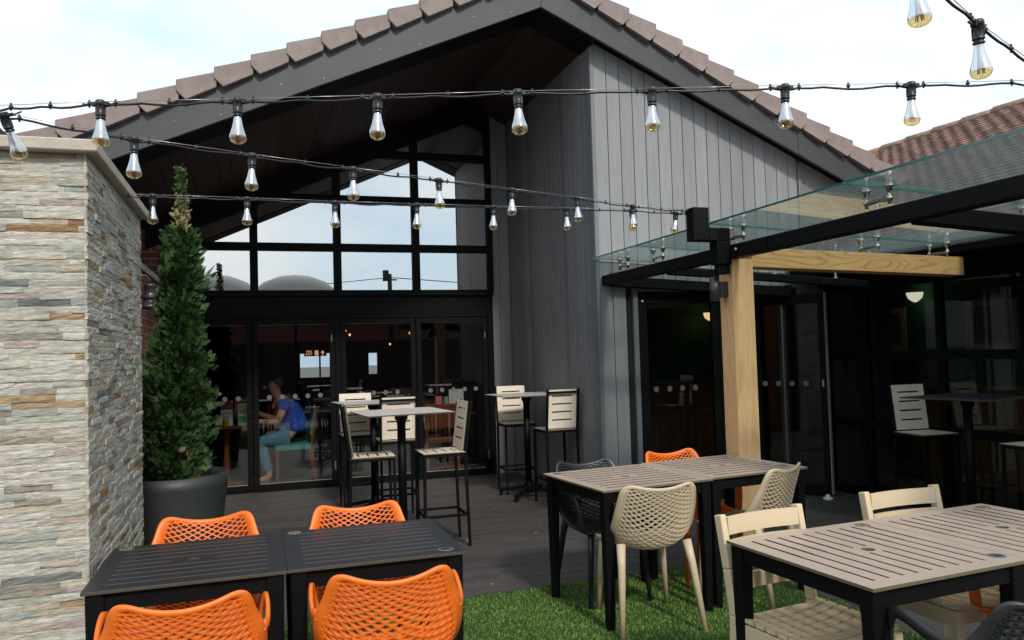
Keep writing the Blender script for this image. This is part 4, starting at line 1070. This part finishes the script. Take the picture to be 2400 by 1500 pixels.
# person: one continuous skinned surface for body, clothes as separate close-fitting surfaces
def skinned(name, chain, mt, parent, sub=2):
    """chain: list of (id, parent id, (x,y,z), radius)"""
    me = bpy.data.meshes.new(name); ids = {c[0]: i for i, c in enumerate(chain)}
    me.from_pydata([c[2] for c in chain], [(ids[c[1]], ids[c[0]]) for c in chain if c[1] is not None], []); me.update(); me.materials.append(mt)
    o = bpy.data.objects.new(name, me); COL.objects.link(o); o.parent = parent
    sk = o.modifiers.new('skin', 'SKIN'); sk.use_smooth_shade = True
    if not me.skin_vertices: me.skin_vertices.new(name='')
    for i, c in enumerate(chain):
        v = me.skin_vertices[0].data[i]; rad = c[3] if isinstance(c[3], tuple) else (c[3], c[3]); v.radius = rad; v.use_root = (c[1] is None)
    ss = o.modifiers.new('sub', 'SUBSURF'); ss.levels = sub; ss.render_levels = sub
    return o
man = thing('person', 'seated person in blue T-shirt and jeans, leaning over a table behind the glass', 'person', (.345, 10.2, 0))
# local frame: faces -X, hips at x=.10
body = [('hip',None,(.10,0,.56),(.115,.12)),('waist','hip',(.10,0,.68),(.10,.11)),('chest','waist',(.03,0,.86),(.105,.135)),('neckb','chest',(-.05,0,1.00),(.07,.10)),('neck','neckb',(-.10,0,1.06),.052),('head0','neck',(-.14,0,1.13),(.075,.068)),('head1','head0',(-.165,0,1.20),(.092,.075)),('head2','head1',(-.16,0,1.265),(.06,.055)),
  ('sl','neckb',(-.03,-.17,.97),.062),('el','sl',(-.12,-.22,.76),.046),('wl','el',(-.34,-.17,.78),.031),('pl','wl',(-.41,-.15,.785),(.030,.018)),
  ('sr','neckb',(-.03,.17,.97),.062),('er','sr',(-.14,.21,.77),.046),('wr','er',(-.34,.10,.86),.031),('pr','wr',(-.40,.07,.89),(.028,.018)),
  ('kl','hip',(-.32,-.12,.53),.075),('al','kl',(-.22,-.12,.10),.045),('kr','hip',(-.33,.12,.53),.075),('ar','kr',(-.27,.12,.10),.045),('tl','al',(-.36,-.12,.05),.035),('tr_','ar',(-.41,.12,.05),.035)]
bo = skinned('body', body, m_skin, man)
for sx, w in ((-1, (-.41,-.15,.785)), (1, (-.40,.07,.89))):
    for k in range(4):
        y = w[1]+(k-1.5)*.018; L = (.055,.062,.058,.045)[k]
        skinned('finger', [('a',None,(w[0]+.005,y,w[2]),.009),('b','a',(w[0]-L*.55,y,w[2]-.004),.0085),('c','b',(w[0]-L,y,w[2]-.022),.007)], m_skin, bo, 1)
    skinned('thumb', [('a',None,(w[0]+.02,w[1]-sx*-.025,w[2]),.011),('b','a',(w[0]-.012,w[1]+sx*.042,w[2]-.006),.009),('c','b',(w[0]-.032,w[1]+sx*.040,w[2]-.018),.008)], m_skin, bo, 1)
skinned('shirt', [('hip',None,(.11,0,.60),(.152,.165)),('waist','hip',(.105,0,.70),(.142,.155)),('chest','waist',(.035,0,.87),(.146,.176)),('neckb','chest',(-.035,0,.985),(.098,.125)),('nk','neckb',(-.07,0,1.03),.066),
  ('sl','neckb',(-.03,-.17,.965),.078),('al','sl',(-.08,-.20,.85),.066),('sr','neckb',(-.03,.17,.965),.078),('ar','sr',(-.09,.195,.86),.066)], m_shirt, man)
skinned('jeans', [('hip',None,(.11,0,.55),(.155,.165)),('kl','hip',(-.14,-.12,.55),.10),('k2','kl',(-.33,-.12,.53),.085),('al','k2',(-.23,-.12,.13),.062),('kr','hip',(-.14,.12,.55),.10),('k3','kr',(-.34,.12,.53),.085),('ar','k3',(-.28,.12,.13),.062)], m_jeans, man)
for (x, y) in ((-.22,-.12), (-.27,.12)): skinned('shoe', [('a',None,(x+.03,y,.045),.046),('b','a',(x-.09,y,.04),.045),('c','b',(x-.19,y,.032),.034)], m_shoe, man, 2)
skinned('hair', [('a',None,(-.155,0,1.275),(.075,.072)),('b','a',(-.112,0,1.235),(.086,.082)),('c','b',(-.082,0,1.165),(.060,.066))], m_hair, man, 2)
a = MB(); a.obox((-.262,0,1.185),(.016,0,-.006),(0,.010,0),(.004,0,.018)); a.build('nose', m_skin, bo, bevel=.006, seg=2)
a = MB()
for sy in (-1, 1): a.lathe([(.0001,-.008),(.008,0),(.0001,.008)], (-.246,sy*.030,1.205), 10)
a.build('eyes', m_ink, bo)
a = MB(); a.bar((-.243,-.018,1.145),(-.243,.018,1.145),.006,.006); a.build('mouth', mat('lips', (.35,.12,.10), .5), bo)
for sy in (-1, 1): a = MB(); a.obox((-.125,sy*.080,1.19),(.014,0,0),(0,.006,0),(0,0,.026)); a.build('ear', m_skin, bo, bevel=.005)

def text(body_, size, loc, rot, mt, parent, name='lettering', sx=1):
    c = bpy.data.curves.new(name, 'FONT'); c.body = body_; c.size = size; c.align_x = 'CENTER'; c.align_y = 'CENTER'; c.extrude = .0006; c.space_line = .85
    o = bpy.data.objects.new('t', c); COL.objects.link(o); bpy.context.view_layer.update()
    me = bpy.data.meshes.new_from_object(o.evaluated_get(bpy.context.evaluated_depsgraph_get())); bpy.data.objects.remove(o)
    me.materials.clear(); me.materials.append(mt); o = bpy.data.objects.new(name, me); COL.objects.link(o); o.parent = parent; o.location = loc; o.rotation_euler = rot; o.scale = (sx, 1, 1); return o
mn = thing('menu_card', 'white menu reading SUMMER DEALS on the table behind the glass', 'menu', (-.36, 10.10, .747))
a = MB(); a.box((-.068,0,0),(.068,.012,.30)); a.build('card', m_paper, mn); text('SUMMER\nDEALS', .040, (0,-.001,.125), (pi/2,0,0), m_ink, mn)
a = MB(); a.box((-.068,-.0015,.19),(.068,-.0004,.30)); a.build('card_header', m_iwood, mn)
mn = thing('menu_card', 'green and white folded menu behind the glass, right of the orange juice', 'menu', (-.17, 10.10, .747)); a = MB(); a.box((-.06,0,0),(.06,.010,.25)); a.build('card', m_paper, mn)
a = MB(); a.box((-.054,-.0014,.02),(.03,-.0004,.11)); a.box((-.054,-.0014,.13),(.054,-.0004,.235)); a.build('card_picture', m_greenc, mn)
for (x, w, h_, mt, lb) in ((2.235,.10,.22,m_red,'pink and red menu card left of the tall white menu'), (2.335,.055,.21,m_greenc,'narrow green menu standing between red menu and tall white menu'), (2.47,.20,.30,m_paper,'tall white folded menu standing behind the right glass door')):
    mn = thing('menu_card', lb, 'menu', (x, 10.05, .768), R(4)); a = MB()
    if w > .15:
        for k in range(4): a.prism([(-w/2+w/4*k, (.018 if k % 2 else 0), 0), (-w/2+w/4*(k+1), (0 if k % 2 else .018), 0), (-w/2+w/4*(k+1), (0 if k % 2 else .018), h_), (-w/2+w/4*k, (.018 if k % 2 else 0), h_)], (0,.004,0))
    else: a.box((-w/2,0,0),(w/2,.012,h_))
    a.build('card', mt, mn); a = MB()
    for k in range(8): a.box((-w*.38,-.0015-.0,.03+k*h_*.11),(w*.38,-.0003,.037+k*h_*.11))
    if w <= .15: a.build('printed_lines', m_paper, mn)
js = thing('juice_glass', 'glass of orange juice on the dark dining table', 'glass', (-.37, 10.02, .747)); a = MB(); a.lathe([(.028,.002),(.033,.075)], n=20); a.lathe([(.0001,.075),(.033,.075)], n=20); a.build('juice', m_juice, js)
a = MB(); a.lathe([(.030,0),(.036,.11)], n=20); a.build('tumbler', m_doorglass, js)
ex = thing('exit_sign', 'glowing FIRE EXIT sign with running figure and arrow in the dim room', 'sign', (1.02, 14.9, 1.62))
a = MB(); a.box((-.20,0,-.06),(.20,.03,.06)); a.build('sign_box', m_dark, ex); text('FIRE\nEXIT', .058, (-.115,-.002,0), (pi/2,0,0), e_exit, ex)
a = MB(); a.box((-.012,-.003,-.045),(.052,-.001,.045)); a.prism([(.13,-.003,.045),(.095,-.003,.0),(.165,-.003,.0)], (0,.002,0)); a.box((.122,-.003,-.045),(.138,-.001,.0)); a.build('pictogram', e_exit, ex)
a = MB()
a.lathe([(.0001,-.007),(.007,0),(.0001,.007)], (.022,-.006,.028), 8); a.bar((.02,-.005,.02),(.014,-.005,-.005),.010,.003); a.bar((.014,-.005,-.005),(.030,-.005,-.018),.007,.003); a.bar((.014,-.005,-.005),(.002,-.005,-.03),.007,.003); a.bar((.02,-.005,.015),(.036,-.005,.006),.005,.003); a.build('running_figure', m_dark, ex)
GP = 'small warm lamps glowing inside the pub'
for j, (x, z, y, l) in enumerate(((1.05,1.86,11.0,'faint warm lamp high in the third glass door, left one'), (1.19,1.90,11.3,'brightest warm lamp high in the third glass door'), (1.24,1.84,11.2,'tiny warm lamp just right of the brightest one'), (1.98,1.83,10.6,'small warm lamp at the left side of the right glass door'), (2.06,1.72,12.8,'amber lamp shining low at the right of the third door'), (-.60,.98,10.75,'orange candle lamp behind the conifer'))):
    t = thing('interior_lamp', l, 'lamp', (x, y, z), 0, GP); a = MB(); a.lathe([(.0001,-.02),(.013,-.012),(.016,0),(.010,.014),(.0001,.02)], n=12); a.build('bulb', e_lamp, t); a = MB(); a.tube([(0,0,.018),(0,0,.05)], .006, 6); a.build('holder', m_cable, t)

# ------------------------------------------------------------------ behind the camera, mirrored in the glazing; house and fence added to darken it
hs = thing('added_house_mass', 'long dark house mass added behind the camera to block low sky reflections', 'house', (2, -16, 0))  # added house mass, keeps bright sky out of the door glass reflections
a = MB(); a.box((-14,-4,-.2),(14,0,3.2)); a.build('wall', m_brickf, hs); a = MB(); a.prism([(-14.3,.3,3.2),(-14.3,-2,4.5),(-14.3,-4.3,3.2)], (12.5,0,0)); a.prism([(0,.3,3.2),(0,-2,4.2),(0,-4.3,3.2)], (14,0,0)); a.build('roof', m_oldtile, hs)
a = MB()
for x in (-12,-9,-6,-3,1,4,7,10): a.box((x,.0,.9),(x+1.2,.03,2.2))
a.build('window', m_dark, hs)
fn = thing('added_dark_fence', 'dark board fence added behind the camera to darken the door glass reflections', 'fence', (0, -4.2, 0)); a = MB()  # unseen fence, added so the lower glass mirrors something dark
for k in range(70): a.box((-5+.16*k, -.02, -.2), (-5+.16*k+.15, 0, 2.0), r=rnd())
a.build('board_panel', m_soffit, fn)
for (x, l) in ((-1.2,'left of two grey parasols mirrored in the upper windows'), (1.15,'right of two grey parasols mirrored in the upper windows')):
    ps = thing('parasol', l, 'parasol', (x, -6.0, 0), 0, 'parasols mirrored in the windows'); a = MB(); a.lathe([(1.38,3.45),(1.25,3.62),(.95,3.88),(.5,4.06),(.0001,4.13)], n=32); a.build('canopy', mat('grey_canvas', (.20,.20,.20), .8), ps); a = MB(); a.tube([(0,0,0),(0,0,4.1)], .04); a.build('pole', m_black, ps)
up_ = thing('utility_pole', 'telegraph pole with cables mirrored in the upper window', 'pole', (5.4, -14, 0)); a = MB(); a.tube([(0,0,-.2),(0,0,5.0)], [.13,.09], 10); a.build('pole', m_dark, up_); a = MB(); a.bar((-.3,0,4.75),(.3,0,4.75),.06,.06); a.box((-.28,-.1,4.7),(-.05,.1,5.15)); a.build('crossarm', m_dark, up_)
a = MB(); a.tube([(-8,-.0,4.35),(-4,0,4.45),(0,0,4.85),(5,0,4.5),(12,0,4.6)], .02, 5); a.build('cable', m_cable, up_)
